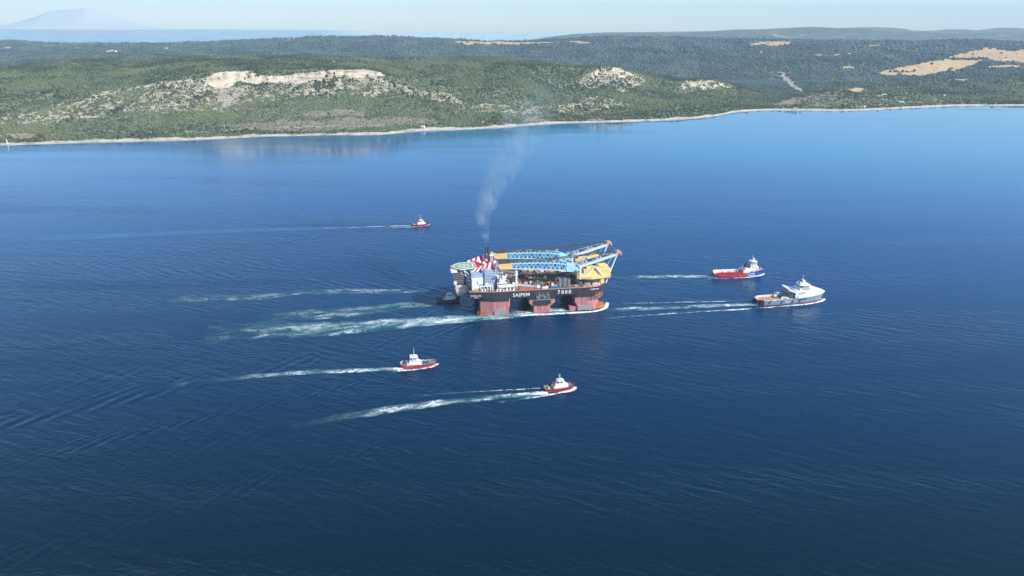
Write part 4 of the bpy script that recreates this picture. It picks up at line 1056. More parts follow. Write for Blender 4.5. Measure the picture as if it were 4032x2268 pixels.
for k in range(26):
    x, y, z = on_deck(); h = rq.uniform(1.5, 4.5); r = rq.uniform(.3, .7)
    MB().cyl((x, y, z), (x, y, z + h), r * .7, n=8).cyl((x, y, z + h), (x, y, z + h + r), r * 1.3, n=8).build('deck_vent', M[rq.choice(KM)], cv)
for k in range(18):
    x, y, z = on_deck(); h = rq.uniform(5, 9)
    MB().beam((x, y, z), (x, y, z + h), .28).beam((x, y, z + h), (x + 1.4, y, z + h), .24).build('light_pole', M['white_paint'], cv)
# ---------------------------------------------------------------- loose gear on the crane vessel's deck: each a thing of its own
cv_mat = Matrix.Translation(Vector(CV_O)) @ Matrix.Rotation(CV_H, 4, 'Z')
def deck_thing(name, label, cat, x, y, z=34.64, rz=0.0, group=None):
    return thing(name, label, cat, cv_mat @ Vector((x, y, z)), CV_H + rz, group)
def copy_thing(src, label, loc, rz=None, scale=None):
    def rec(o, par):
        c = o.copy(); C.objects.link(c); c.parent = par
        for ch in list(o.children): rec(ch, c)
        return c
    c = rec(src, None); c['label'] = label; c.location = loc
    if rz is not None: c.rotation_euler = (0, 0, rz)
    if scale: c.scale = (scale,) * 3
    return c
# framed tank racks
t = deck_thing('tank_rack', 'tall grey framed tank rack, nearest the blue containers at the deck edge', 'tank', 94.6, 8.5, group='grey tank racks on the deck edge')
mb = MB().cyl((0, 0, .6), (0, 0, 10.4), 1.7, n=14); mb.ball((0, 0, 10.4), 1.7, n=12, m=6, sz=.6); mb.build('tank', M['tank_grey'], t)
mb = MB()
for dx in (-2.1, 2.1):
    for dy in (-2.1, 2.1): mb.beam((dx, dy, 0), (dx, dy, 12.2), .45)
for z in (.3, 4, 8, 12):
    for a, b in (((-2.1, -2.1), (2.1, -2.1)), ((2.1, -2.1), (2.1, 2.1)), ((2.1, 2.1), (-2.1, 2.1)), ((-2.1, 2.1), (-2.1, -2.1))): mb.beam((*a, z), (*b, z), .32)
mb.build('frame', M['grey_steel'], t)
copy_thing(t, 'tall grey framed tank rack in the middle of the row of three', cv_mat @ Vector((101.2, 8.8, 34.64)))
copy_thing(t, 'shortest grey framed tank rack, nearest the yellow crane turntable', cv_mat @ Vector((107.0, 8.8, 34.64)), scale=.82)
# containers
def container(label, x, y, z, m, L=6.1, rz=0, group='containers on the crane ship deck'):
    o = deck_thing('container', label, 'container', x, y, z, rz, group)
    b = MB().box(-L / 2, L / 2, -1.22, 1.22, .1, 2.6)
    for k in range(int(L / .6)): b.box(-L / 2 + .3 + k * .6, -L / 2 + .55 + k * .6, -1.28, -1.2, .25, 2.45)
    b.build('body', m, o)
    MB().box(L / 2 - .04, L / 2 + .05, -1.1, 1.1, .2, 2.5).build('door', M['grey_steel'], o)
    return o
container('blue container with its white end beside the first tank rack', 84.0, 7.5, 34.65, M['cargo_blue'])
container('blue container standing alone between the tank racks and the white skid', 89.6, 6.0, 34.65, M['cargo_blue'], 3.2)
container('white container stacked on top of the blue one at the deck edge', 83.5, 7.5, 37.3, M['white_paint'], 3.2)
container('white container behind the blue pair on the deck edge', 88.6, 10.5, 34.65, M['white_paint'], 3.4)
container('yellow container on the raised deck nearest the crane turntable', 110.0, 55.5, 41.1, M['crane_yellow'], 11)
container('yellow container on the raised deck beside the red one', 98.0, 56.0, 41.1, M['crane_yellow'], 9)
container('dull red container on the raised deck left of the yellow pair', 88.0, 56.5, 41.1, M['salmon'], 8)
container('long yellow container under the blue boom, farthest aft on the raised deck', 66.0, 62.0, 41.1, M['crane_yellow'], 12)
container('beige cabin beside the near crane turntable at the deck edge', 116.5, 5.5, 34.65, M['sheave_pink'], 4)
container('white skid at the deck edge between the pipe bundle and the containers', 72.5, 4.5, 34.65, M['white_paint'], 8)
# pipe bundles on the deck edge
for k, (x, L, lb) in enumerate(((40.5, 9, 'bundle of rusty orange pipes on the deck edge beside the white pedestal crane'), (51, 11, 'bundle of rusty orange pipes on the deck edge beside the white skid'))):
    o = deck_thing('pipe_bundle', lb, 'pipes', x, 4.2, 34.65, 0, 'orange pipe bundles on the deck edge')
    for j, (dy, dz) in enumerate(((-.9, .7), (.5, .7), (1.9, .7), (-.2, 1.9), (1.2, 1.9), (.5, 3.1))):
        MB().cyl((-L / 2, dy, dz), (L / 2, dy, dz), .68, n=12).build('pipe', M['rust_orange'], o)
o = deck_thing('ladder_frame', 'pale blue lattice walkway lying on the deck behind the orange pipes', 'walkway', 49, 10.5, 35.4, R(-4))
mb = MB()
for dy in (-1.6, 1.6):
    mb.beam((-13, dy, 3.4), (13, dy, .3), .5); mb.beam((-13, dy * .8, 5.2), (13, dy * .8, 1.6), .4)
for k in range(14):
    x = -12.5 + k * 1.9; z = 3.4 - (k / 13.0) * 3.0; mb.beam((x, -1.6, z), (x + 1.5, 1.6, z), .35); mb.beam((x, -1.6, z), (x + .9, -1.3, z + 1.8), .3)
mb.build('lattice', M['mast_blue'], o)
# heavy lifting gear and scrap amidships
rnd = random.Random(11)
names = (('winch_drum', 'cable drum'), ('pump_skid', 'pump skid'), ('lifting_block', 'hook block'), ('generator_set', 'generator'))
cols = (('rust_orange', 'rust orange'), ('dark_steel', 'black'), ('sheave_pink', 'pale pink'), ('crane_yellow', 'yellow'), ('deck_red', 'brown'), ('grey_steel', 'grey'), ('white_paint', 'white'))
spots = []
def gear(x, y, z, ci, ki, s, where):
    nm, word = names[ki]; mk, cw = cols[ci]
    o = deck_thing(nm, '%s %s %s' % (cw, word, where), word, x, y, z, rnd.uniform(-.5, .5), 'working gear on the crane ship deck')
    m2 = M['dark_steel'] if mk != 'dark_steel' else M['grey_steel']
    if ki == 0:
        MB().cyl((-1.3 * s, 0, 1.7 * s), (1.3 * s, 0, 1.7 * s), 1.25 * s, n=14).build('drum', M[mk], o)
        for dx in (-1.5, 1.35): MB().cyl((dx * s, 0, 1.7 * s), ((dx + .2) * s, 0, 1.7 * s), 1.7 * s, n=16).build('flange', m2, o)
    elif ki == 1:
        MB().box(-2.2 * s, 2.2 * s, -1.1 * s, 1.1 * s, 0, .5 * s).build('skid', m2, o)
        b = MB().box(-1.9 * s, .2 * s, -.9 * s, .9 * s, .5 * s, 2.4 * s); b.cyl((.4 * s, 0, 1.3 * s), (2.1 * s, 0, 1.3 * s), .75 * s, n=12); b.cyl((-1 * s, 0, 2.4 * s), (-1 * s, 0, 3.6 * s), .3 * s, n=8); b.build('pump', M[mk], o)
    elif ki == 2:
        MB().side([(-1.5 * s, 0), (1.5 * s, 0), (1.9 * s, 2.2 * s), (0, 4.2 * s), (-1.9 * s, 2.2 * s)], -.8 * s, .8 * s).build('cheek_plate', M[mk], o)
        MB().cyl((0, -1.0 * s, 2.2 * s), (0, 1.0 * s, 2.2 * s), 1.2 * s, n=14).build('sheave', m2, o)
    else:
        MB().box(-2.6 * s, 2.6 * s, -1.2 * s, 1.2 * s, 0, 2.5 * s).build('housing', M[mk], o)
        e = MB().cyl((1.6 * s, 0, 2.5 * s), (1.6 * s, 0, 3.8 * s), .28 * s, n=8); e.box(-1.8 * s, .5 * s, -.9 * s, .9 * s, 2.5 * s, 3.0 * s); e.build('exhaust', m2, o)
G_ = [(22, 20, 34.65, 6, 3, 1.2, 'beside the near boom rest'), (26, 26, 34.65, 2, 1, 1.4, 'behind the white pedestal crane'), (30, 22, 34.65, 3, 0, 1.7, 'right behind the white pedestal crane'),
      (35.5, 21, 34.65, 3, 2, 1.5, 'just right of the white pedestal crane'), (40, 30, 34.65, 1, 0, 1.6, 'under the near boom, beside the yellow gear'), (24, 34, 34.65, 6, 0, 1.9, 'under the yellow boom head'),
      (33, 36, 34.65, 2, 3, 1.5, 'under the yellow boom head, farther in'), (40, 40, 34.65, 6, 2, 1.2, 'standing on the shaded deck under the boom'), (52, 42, 37.65, 0, 0, 1.8, 'on the raised deck under the boom'),
      (57, 37, 37.65, 2, 1, 1.5, 'on the raised deck beside the rusty drum'), (62, 40, 37.65, 0, 3, 1.2, 'in the middle of the raised deck'), (47, 48, 37.65, 1, 3, 1.8, 'at the aft end of the raised deck'),
      (78, 14, 34.65, 0, 2, 1.6, 'behind the blue containers'), (81, 17, 34.65, 0, 1, 1.5, 'behind the blue containers, farther in'), (85, 15, 34.65, 0, 0, 1.7, 'behind the white container'),
      (88, 19, 34.65, 0, 3, 1.2, 'behind the tank racks'), (83, 22, 34.65, 2, 2, 1.0, 'among the rusty gear'), (90.5, 15, 34.65, 1, 1, 1.2, 'between the rusty gear and the tank racks'),
      (62, 12, 34.65, 1, 3, 1.3, 'behind the white skid'), (67, 15, 34.65, 1, 0, 1.3, 'behind the white skid, farther in'), (72, 17, 34.65, 5, 1, 1.2, 'left of the rusty gear'), (58, 18, 34.65, 4, 1, 1.5, 'behind the pale blue walkway'),
      (64, 22, 34.65, 4, 3, 1.6, 'before the green edge of the raised deck'), (70, 24, 34.65, 5, 3, 1.1, 'before the green edge of the raised deck, nearer the tanks'), (76, 8, 34.65, 6, 1, .9, 'between the white skid and the blue containers'),
      (113, 24, 34.65, 1, 3, 1.9, 'at the foot of the near turntable'), (110, 34, 34.65, 5, 3, 1.5, 'between the two turntables'), (118, 42, 34.65, 1, 0, 1.8, 'between the two turntables, farther in'),
      (150, 5.5, 34.65, 6, 0, 1.1, 'on the near bow corner'), (155, 9.5, 34.65, 2, 0, 1.2, 'on the near bow corner beside the back stay'), (144, 3.2, 34.65, 2, 1, .9, 'on the near bow edge'), (159, 16, 34.65, 6, 2, .8, 'at the tip of the near bow corner'), (128, 2.2, 34.65, 2, 3, .8, 'on the edge below the near turntable')]
for g in G_: gear(*g)
# ---------------------------------------------------------------- tugs and supply vessels
def hull_sections(L, B, stern, mid, bow, rake=.06, full=.62, sround=.5, wl=.9, n=26, keel=-2.2):
    """Returns list of (x, half breadth at rail, rail height, x and half breadth at the waterline)."""
    out = []
    for k in range(n):
        t = k / (n - 1)
        t = t * t * (3 - 2 * t) * .5 + t * .5
        b = B / 2
        if t > full: b *= math.sqrt(max(0.0, 1 - ((t - full) / (1 - full)) ** 2.3))
        if t < .12: b *= 1 - sround * (1 - t / .12) ** 2
        b = max(b, .05)
        zr = mid + (stern - mid) * max(0, 1 - t / .45) ** 2 + (bow - mid) * max(0, (t - .42) / .58) ** 2
        x = t * L
        bw = b * wl * (1 - .22 * max(0, (t - .55) / .45))
        xw = x - max(0, (t - .5) / .5) ** 2 * L * rake + max(0, 1 - t / .2) ** 2 * L * .035
        out.append((x, b, zr, xw, bw))
    return out
def build_hull(parent, secs, mats, bands, name='hull', deck_z=None, deck_m=None, keel=-2.0, inner=None, thick=.35, flat_top=None):
    """bands: heights (share of the rail height) where the paint changes; the shell is open above the deck."""
    mb = MB(); hs = [0.0] + list(bands) + [1.0]
    rings = []
    for x, b, zr, xw, bw in secs:
        p = [(xw, 0.0 if False else bw * .8, keel)]
        for h in hs:
            q = h ** 1.1
            p.append((xw + (x - xw) * q, bw + (b - bw) * q, zr * h))
        rings.append(p)
    for sgn in (-1, 1):
        for a, c in zip(rings, rings[1:]):
            for j in range(len(a) - 1):
                q = [a[j], c[j], c[j + 1], a[j + 1]]
                mb.add([(x, y * sgn, z) for x, y, z in q], [(0, 1, 2, 3)], max(0, j - 1) if j else 0)
    a = rings[0]
    for j in range(len(a) - 1):
        mb.add([(a[j][0], -a[j][1], a[j][2]), (a[j][0], a[j][1], a[j][2]), (a[j + 1][0], a[j + 1][1], a[j + 1][2]), (a[j + 1][0], -a[j + 1][1], a[j + 1][2])], [(0, 1, 2, 3)], max(0, j - 1) if j else 0)
    h = mb.build(name, mats, parent)
    h_smooth = h.data.polygons
    h_smooth.foreach_set('use_smooth', [True] * len(h_smooth))
    sm = h.modifiers.new('edges', 'EDGE_SPLIT'); sm.split_angle = R(35)
    return h
def rail_pts(secs, inset=0.0, dz=0.0, z=None):
    a = [(x - inset * (1 if k > len(secs) - 4 else 0) + inset * (1 if k == 0 else 0), max(b - inset, .02), (zr if z is None else z(x, zr)) + dz) for k, (x, b, zr, _, _) in enumerate(secs)]
    return [(x, -y, zz) for x, y, zz in a] + [(x, y, zz) for x, y, zz in a[::-1]]
def bulwark(parent, secs, t, m_in, drop, i0=0, i1=None, name='bulwark'):
    """inner face and cap of the bulwark from the rail down to the deck"""
    i1 = i1 or len(secs)
    mb = MB(); s = secs[i0:i1]
    for sg in (-1, 1):
        for a, b in zip(s, s[1:]):
            o1, o2 = (a[0], sg * a[1], a[2]), (b[0], sg * b[1], b[2])
            q1, q2 = (a[0], sg * max(a[1] - t, .02), a[2]), (b[0], sg * max(b[1] - t, .02), b[2])
            d1, d2 = (q1[0], q1[1], a[2] - drop), (q2[0], q2[1], b[2] - drop)
            mb.add([o1, o2, q2, q1, d1, d2], [(0, 1, 2, 3), (3, 2, 5, 4)])
    if i0 == 0:
        a = s[0]; mb.add([(a[0], -a[1], a[2]), (a[0], a[1], a[2]), (a[0] + t, a[1], a[2]), (a[0] + t, -a[1], a[2]), (a[0] + t, -a[1], a[2] - drop), (a[0] + t, a[1], a[2] - drop)], [(0, 1, 2, 3), (3, 2, 5, 4)])
    return mb.build(name, m_in, parent, fix=False)
def deck_sheet(parent, secs, drop, m, i0=0, i1=None, inset=.2, name='deck'):
    s = secs[i0:(i1 or len(secs))]; mb = MB()
    for a, b in zip(s, s[1:]):
        mb.add([(a[0], -max(a[1] - inset, .01), a[2] - drop), (b[0], -max(b[1] - inset, .01), b[2] - drop), (b[0], max(b[1] - inset, .01), b[2] - drop), (a[0], max(a[1] - inset, .01), a[2] - drop)], [(0, 1, 2, 3)])
    return mb.build(name, m, parent)
def fender_belt(parent, secs, r, m, dz=-.3, i0=0, i1=None, name='fender_belt'):
    mb = MB(); s = secs[i0:(i1 or len(secs))]
    for sg in (-1, 1):
        for a, b in zip(s, s[1:]):
            mb.cyl((a[0], sg * a[1], a[2] + dz), (b[0], sg * b[1], b[2] + dz), r, n=6, caps=False)
    if i0 == 0: mb.cyl((s[0][0], -s[0][1], s[0][2] + dz), (s[0][0], s[0][1], s[0][2] + dz), r, n=6)
    return mb.build(name, m, parent)
def wheelhouse(parent, x0, x1, b, z0, z1, glass=.55, name='wheelhouse', flare=1.12):
    """eight-sided bridge with a band of windows and an overhanging roof"""
    def oct_(k, dz=0): 
        cx_, hl, hb = (x0 + x1) / 2, (x1 - x0) / 2 * k, b / 2 * k
        return [(cx_ - hl, -hb * .55), (cx_ - hl * .55, -hb), (cx_ + hl * .55, -hb), (cx_ + hl, -hb * .55), (cx_ + hl, hb * .55), (cx_ + hl * .55, hb), (cx_ - hl * .55, hb), (cx_ - hl, hb * .55)]
    h = z1 - z0
    mb = MB().prism(oct_(1), z0, z0 + h * .40); mb.prism(oct_(1.05), z0 + h * .82, z1 - .12); mb.prism(oct_(flare), z1 - .12, z1 + .1)
    o8 = oct_(1.03)
    for p in o8: mb.beam((*p, z0 + h * .38), (*p, z0 + h * .84), .22)
    w = mb.build(name, M['white_paint'], parent)
    MB().prism(oct_(.985), z0 + h * .40, z0 + h * .82).build('window_band', M['window_glass'], w)
    return w
def tug_mast(parent, x, z0, z1, y=0.0, m='white_paint', arms=3):
    mb = MB().cyl((x, y, z0), (x, y, z1), .28, .14, n=8)
    h = z1 - z0
    for k in range(arms):
        z = z0 + h * (.35 + .22 * k); w = 1.6 - .35 * k
        mb.beam((x, y - w, z), (x, y + w, z), .22); mb.ball((x, y - w, z + .35), .3, n=6, m=4); mb.ball((x, y + w, z + .35), .3, n=6, m=4)
    mb.beam((x - .9, y - .9, z0), (x, y, z0 + h * .45), .2); mb.beam((x - .9, y + .9, z0), (x, y, z0 + h * .45), .2)
    mb.box(x + .1, x + .5, y - 1.1, y + 1.1, z0 + h * .5, z0 + h * .5 + .3)
    return mb.build('mast', M[m], parent)
def bollard_row(parent, pts, z, m):
    for x, y in pts:
        mb = MB().cyl((x, y - .4, z), (x, y - .4, z + .9), .22, n=8); mb.cyl((x, y + .4, z), (x, y + .4, z + .9), .22, n=8); mb.box(x - .35, x + .35, y - .8, y + .8, z, z + .15)
        mb.build('bollard', m, parent)

def place(stern, hd, B):
    h = R(hd)
    return (stern[0] - math.sin(h) * B / 2, stern[1] + math.cos(h) * B / 2, 0.0), h

# ---- tug with the long green foredeck, house well aft
loc, h = place((-129.5, 752.6), 9.5, 12)
t1 = thing('tugboat', 'red and white tugboat with its white house well aft and a long green foredeck', 'tug', loc, h, 'tugboats')
s = hull_sections(42, 12, 6.0, 4.4, 6.2, rake=.05, sround=.45)
build_hull(t1, s, [M['boot_red'], M['tug_red'], M['tug_red']], (.12, .8))
bulwark(t1, s, .35, M['white_paint'], 1.5); deck_sheet(t1, s, 1.5, M['deck_grey'], 0, 9)
deck_sheet(t1, s, 1.49, M['deck_green'], 8, None); fender_belt(t1, s, .5, M['red_rubber'], -.5)
for sg in (-1, 1):
    MB().side([(6.5, 4.5), (13.5, 4.2), (13.5, 3.3), (6.5, 3.5)], *sorted((sg * 6.02, sg * 6.10))).build('name_board', M['white_paint'], t1)
mb = MB().prism([(7.5, -4.6), (23, -4.6), (24.5, -3), (24.5, 3), (23, 4.6), (7.5, 4.6)], 2.8, 6.6); mb.prism([(10, -3.9), (22, -3.9), (22, 3.9), (10, 3.9)], 6.6, 9.6, top=[(11.5, -3.2), (21, -3.2), (21, 3.2), (11.5, 3.2)])
hs = mb.build('deckhouse', M['white_paint'], t1)
for k in range(5): MB().cyl((10 + k * 2.8, -4.62, 5.0), (10 + k * 2.8, -4.56, 5.0), .36, n=8).build('porthole', M['window_glass'], hs)
for x in (13.6, 17.5): MB().box(x, x + 1.3, -3.72, -3.4, 7.2, 8.6).build('window', M['window_glass'], hs)
wheelhouse(t1, 12.0, 20.0, 8.2, 9.6, 13.0)
mb = MB().box(11.2, 14, -4.2, 4.2, 12.9, 13.6); mb.ball((13, -2.6, 14.3), 1.0); mb.ball((13, 2.4, 14.2), .9); mb.box(16, 19, -1.8, 1.8, 13.1, 14.6); mb.build('roof_gear', M['white_paint'], t1)
tug_mast(t1, 16.2, 13, 24)
for sg in (-1, 1):
    mb = MB().prism([(8.6, sg * 3.6 - .8), (10.4, sg * 3.6 - .8), (10.4, sg * 3.6 + .8), (8.6, sg * 3.6 + .8)], 6.6, 10.2); f_ = mb.build('funnel', M['tug_dark_red'], t1)
    MB().cyl((9.5, sg * 3.6, 10.2), (9.3, sg * 3.6, 11.2), .35, n=8).build('exhaust_pipe', M['rubber'], f_)
MB().beam((5.2, -2.4, 3.2), (6.6, -1.5, 8.2), .45).beam((5.2, 2.4, 3.2), (6.6, 1.5, 8.2), .45).beam((6.6, -1.5, 8.2), (6.6, 1.5, 8.2), .4).build('tow_frame', M['white_paint'], t1)
mb = MB().cyl((5, -1.5, 5.0), (5, 1.5, 5.0), 1.1, n=12); mb.box(3.6, 6.2, -2.0, -1.6, 3.6, 6.0); mb.box(3.6, 6.2, 1.6, 2.0, 3.6, 6.0); mb.build('tow_winch', M['tug_dark_red'], t1)
MB().box(25.5, 28.2, -1.7, 1.7, 3.0, 5.6).build('deck_locker', M['hull_royal'], t1)
mb = MB().cyl((31.5, -1.6, 4.6), (31.5, 1.6, 4.6), 1.15, n=12); mb.box(30.4, 33, -2.1, -1.7, 3, 5.6); mb.box(30.4, 33, 1.7, 2.1, 3, 5.6); mb.build('bow_winch', M['cargo_green'], t1)
mb = MB().cyl((25, -3.6, 3), (25, -3.6, 8.6), .38, n=8); mb.beam((25, -3.6, 8.4), (27.2, -2.2, 9.6), .4); mb.build('fire_monitor', M['white_paint'], t1)
bollard_row(t1, [(36, 0), (28.5, -4.6), (28.5, 4.6), (2.4, 0)], 3.1, M['rubber'])
for k in range(6):
    i = 11 + 2 * k
    if i < len(s): MB().cyl((s[i][0], -s[i][1] - .1, s[i][2] - 1.6), (s[i][0], -s[i][1] - .45, s[i][2] - 1.6), .62, .62, n=10).build('tyre_fender', M['red_rubber'], t1)

# ---- three near sisters, one builder
def harbour_tug(stern, hd, label, L, red, deck_m, mast_top, belt, house_dark=False, winch='winch_blue'):
    loc, h = place(stern, hd, 11)
    t = thing('tugboat', label, 'tug', loc, h, 'tugboats')
    s = hull_sections(L, 11.4, 3.6, 3.3, 6.0, rake=.05, full=.60, sround=.38)
    build_hull(t, s, [M['boot_red'], red, red], (.12, .75))
    bulwark(t, s, .4, M['beige'] if not house_dark else M['grey_steel'], 1.15); deck_sheet(t, s, 1.15, deck_m, 0, 13); deck_sheet(t, s, 1.14, M['deck_grey'], 12, None)
    fender_belt(t, s, .62, belt, -.35)
    z = L / 34.0
    mb = MB().prism([(10.2 * z, -4.3), (23 * z, -4.3), (27 * z, -2.4), (27 * z, 2.4), (23 * z, 4.3), (10.2 * z, 4.3)], 2.0, 5.6); mb.prism([(12 * z, -3.4), (22.5 * z, -3.4), (24 * z, -2), (24 * z, 2), (22.5 * z, 3.4), (12 * z, 3.4)], 5.6, 8.0)
    hs = mb.build('deckhouse', M['white_paint'], t)
    for k in range(4): MB().cyl((12 * z + k * 3, -4.32, 4.2), (12 * z + k * 3, -4.24, 4.2), .34, n=8).build('porthole', M['window_glass'], hs)
    MB().box(10.1 * z, 10.25 * z, -.6, .6, 2.2, 4.2).build('door', M['grey_steel'], hs)
    wheelhouse(t, 14.2 * z, 21.8 * z, 7.2, 8.0, 11.0)
    mb = MB().ball((16.2 * z, -1.5, 12.6), .75); mb.ball((20 * z, 1.2, 12.3), .7); mb.cyl((20 * z, 1.2, 11), (20 * z, 1.2, 12), .25, n=6); mb.cyl((16.2 * z, -1.5, 11), (16.2 * z, -1.5, 12), .25, n=6); mb.box(19.4 * z, 20.6 * z, -3.2, -2.0, 11.1, 12.8); mb.build('roof_gear', M['white_paint'], t)
    tug_mast(t, 17.6 * z, 11, mast_top)
    MB().cyl((15.4 * z, -2.4, 11), (15.4 * z, -2.4, mast_top + 2.2), .07, n=5).build('whip_aerial', M['white_paint'], t)
    for sg in (-1, 1):
        f_ = MB().prism([(10.6 * z, sg * 2.6 - .8), (12.4 * z, sg * 2.6 - .8), (12.4 * z, sg * 2.6 + .8), (10.6 * z, sg * 2.6 + .8)], 5.6, 9.0, top=[(10.2 * z, sg * 2.6 - .7), (11.8 * z, sg * 2.6 - .7), (11.8 * z, sg * 2.6 + .7), (10.2 * z, sg * 2.6 + .7)]).build('funnel', M['tug_red'] if not house_dark else M['rubber'], t)
        MB().cyl((11 * z, sg * 2.6, 9.0), (10.8 * z, sg * 2.6, 9.9), .34, n=8).build('exhaust_pipe', M['rubber'], f_)
    mb = MB().cyl((28.2 * z, -1.4, 5.0), (28.2 * z, 1.4, 5.0), 1.2, n=12); mb.box(27 * z, 29.4 * z, -1.9, -1.5, 3.2, 6); mb.box(27 * z, 29.4 * z, 1.5, 1.9, 3.2, 6); mb.build('bow_winch', M[winch], t)
    mb = MB().beam((8.4 * z, -1.8, 2.2), (9.4 * z, -1.2, 6.6), .4); mb.beam((8.4 * z, 1.8, 2.2), (9.4 * z, 1.2, 6.6), .4); mb.beam((9.4 * z, -1.2, 6.6), (9.4 * z, 1.2, 6.6), .4); mb.build('tow_frame', M['white_paint'], t)
    mb = MB().box(4.5 * z, 6.4 * z, -1.2, 1.2, 2.2, 3.3); mb.cyl((5.4 * z, -1, 3.6), (5.4 * z, 1, 3.6), .6, n=10); mb.build('towing_hook', M['mark_yellow'] if not house_dark else M['rubber'], t)
    bollard_row(t, [(31 * z, 0), (2.4, 0), (8 * z, -4.4), (8 * z, 4.4)], 2.4, M['rubber'])
    for i in (15, 17, 19, 21): MB().cyl((s[i][0], -s[i][1] - .1, s[i][2] - 1.5), (s[i][0], -s[i][1] - .5, s[i][2] - 1.5), .6, .6, n=10).build('tyre_fender', belt, t)
    return t
harbour_tug((37.2, 698.7), 13.0, 'red and white tugboat with a green after deck and bright blue bow winch', 34.5, M['tug_red'], M['deck_green'], 18.5, M['red_rubber'])
harbour_tug((-199.0, 1374.8), 8.4, 'small red and white tugboat running alone far behind the crane vessel', 34.5, M['tug_red'], M['deck_grey'], 21.5, M['red_rubber'], winch='tug_dark_red')
harbour_tug((-108.0, 965.4), 8.0, 'dark maroon tugboat in the shadow under the crane vessel stern', 34.0, M['tug_dark_red'], M['deck_green'], 14.0, M['rubber'], True, 'dark_steel')

# ---- offshore supply vessel, blue bow and red after hull
B2 = 18.5
loc, h = place((323.4, 1078.6), 7.8, B2)
sv = thing('supply_vessel', 'offshore supply ship with royal blue bow, red after hull and tall white bridge, towing ahead', 'ship', loc, h, 'tow ships ahead of the crane vessel')
s = hull_sections(86, B2, 7.2, 5.6, 12.5, rake=.07, full=.66, sround=.25, n=34)
i_f = next(i for i, q in enumerate(s) if q[0] > 52)
sa, sf = s[:i_f + 1], s[i_f:]
build_hull(sv, sa, [M['hull_royal'], M['tug_red'], M['tug_red']], (.14, .75), 'after_hull')
build_hull(sv, sf, [M['hull_royal'], M['hull_royal'], M['hull_royal']], (.25, .75), 'bow_hull')
deck_sheet(sv, s, 2.2, M['beige'], 0, i_f + 2); deck_sheet(sv, s, 1.2, M['sheave_pink'], i_f, None, name='foredeck')
bulwark(sv, s, .4, M['sheave_pink'], 1.2, i_f)
for sg in (-1, 1):
    cr = MB()
    x0 = 4.0
    pts = [(3, 0), (50, 0)]
    for k in range(9):
        x = 4 + k * 5.2
        cr.box(x, x + .8, *sorted((sg * 8.9, sg * 7.2)), 3.6, 8.2)
    cr.box(3, 52, *sorted((sg * 7.9, sg * 7.2)), 7.6, 8.6); cr.box(3, 52, *sorted((sg * 7.4, sg * 7.15)), 3.5, 7.6)
    cr.build('cargo_rail', M['white_paint'] if sg > 0 else M['tug_red'], sv)
    rr = MB().box(2, 52, *sorted((sg * 9.0, sg * 8.6)), 6.2, 6.9); rr.build('hand_rail', M['tug_red'], sv)
MB().cyl((.6, -7, 5.0), (.6, 7, 5.0), 1.3, n=14).build('stern_roller', M['rust_orange'], sv)
MB().box(1.5, 9, -7.5, -3, 3.9, 5.0).build('tow_locker', M['crane_yellow'], sv)
rd_ = random.Random(4)
for k in range(9):
    x = 8 + k * 4.1
    mb = MB().box(x, x + 2.6, 2.2 + rd_.random(), 6.2, 3.6, 5.0 + rd_.random()); mb.cyl((x + 1, 3, 5), (x + 1, 5, 5), .8, n=8); mb.build('deck_gear', M[('white_paint', 'beige', 'grey_steel')[k % 3]], sv)
mb = MB().prism([(47, -8.6), (58, -8.4), (66, -6.5), (70, -3), (70, 3), (66, 6.5), (58, 8.4), (47, 8.6)], 3.2, 11.0); mb.prism([(50, -7.8), (69, -7.0), (75, -3.4), (75, 3.4), (69, 7.0), (50, 7.8)], 9.6, 13.8)
mb.prism([(59, -7), (70, -7), (74, -3.6), (74, 3.6), (70, 7), (59, 7)], 13.8, 17, top=[(59.5, -6.4), (68.5, -6.4), (72, -3.2), (72, 3.2), (68.5, 6.4), (59.5, 6.4)]); mb.prism([(60, -6), (68, -6), (71, -3), (71, 3), (68, 6), (60, 6)], 17, 20)
hs = mb.build('superstructure', M['white_paint'], sv)
for x, z in ((62, 15.2), (66, 15.2), (62, 18.4), (66, 18.4), (69, 12.4), (73, 12.4)): MB().box(x, x + 1.6, -7.0 if z < 16 else -6.15, -6.2 if z < 16 else -5.8, z, z + 1.2).build('window', M['window_glass'], hs)
w = wheelhouse(sv, 60.5, 71, 12, 20, 23.6)
mb = MB().prism([(52, -3), (57, -3), (57, 3), (52, 3)], 13.8, 19.5, top=[(53, -2.6), (57, -2.6), (57, 2.6), (53, 2.6)])
for dy in (-1.5, 0, 1.5): mb.cyl((55, dy, 19.5), (54.5, dy, 21.6), .55, n=8)
mb.build('funnel', M['dark_steel'], sv)
MB().box(50, 57.5, -6.2, -5.4, 8.2, 10.4).build('boat_bay', M['dark_steel'], hs)
mb = MB().side([(60.5, 9.0), (58.6, 7.8), (58.6, 6.2), (65, 6.2), (65, 7.6), (63.5, 9)], -8.75, -7.9); mb.build('rescue_boat', M['dark_steel'], sv)
tug_mast(sv, 64.5, 23.6, 33, arms=4); mb = MB().ball((63, -3, 25), 1.1); mb.ball((67.5, 2.5, 24.8), 1.0); mb.box(64.5, 68, -1.2, 1.2, 27.5, 28.2); mb.build('radome_group', M['white_paint'], sv)
for x, m_ in ((37, 'sheave_pink'), (45, 'tug_red')):
    mb = MB().cyl((x, -6.6, 4), (x, -6.6, 10.5), .75, n=10); mb.box(x - 1.2, x + 1.2, -7.6, -5.6, 9.5, 12); mb.beam((x, -6.6, 11.5), (x + 4.5, -5.5, 14.5), .8); mb.beam((x, -6.6, 11), (x - 2, -6, 13.5), .5); mb.build('deck_crane', M[m_], sv)
MB().box(42.5, 48, -6.5, 6.5, 3.5, 8.5).build('winch_house', M['hull_royal'], sv)
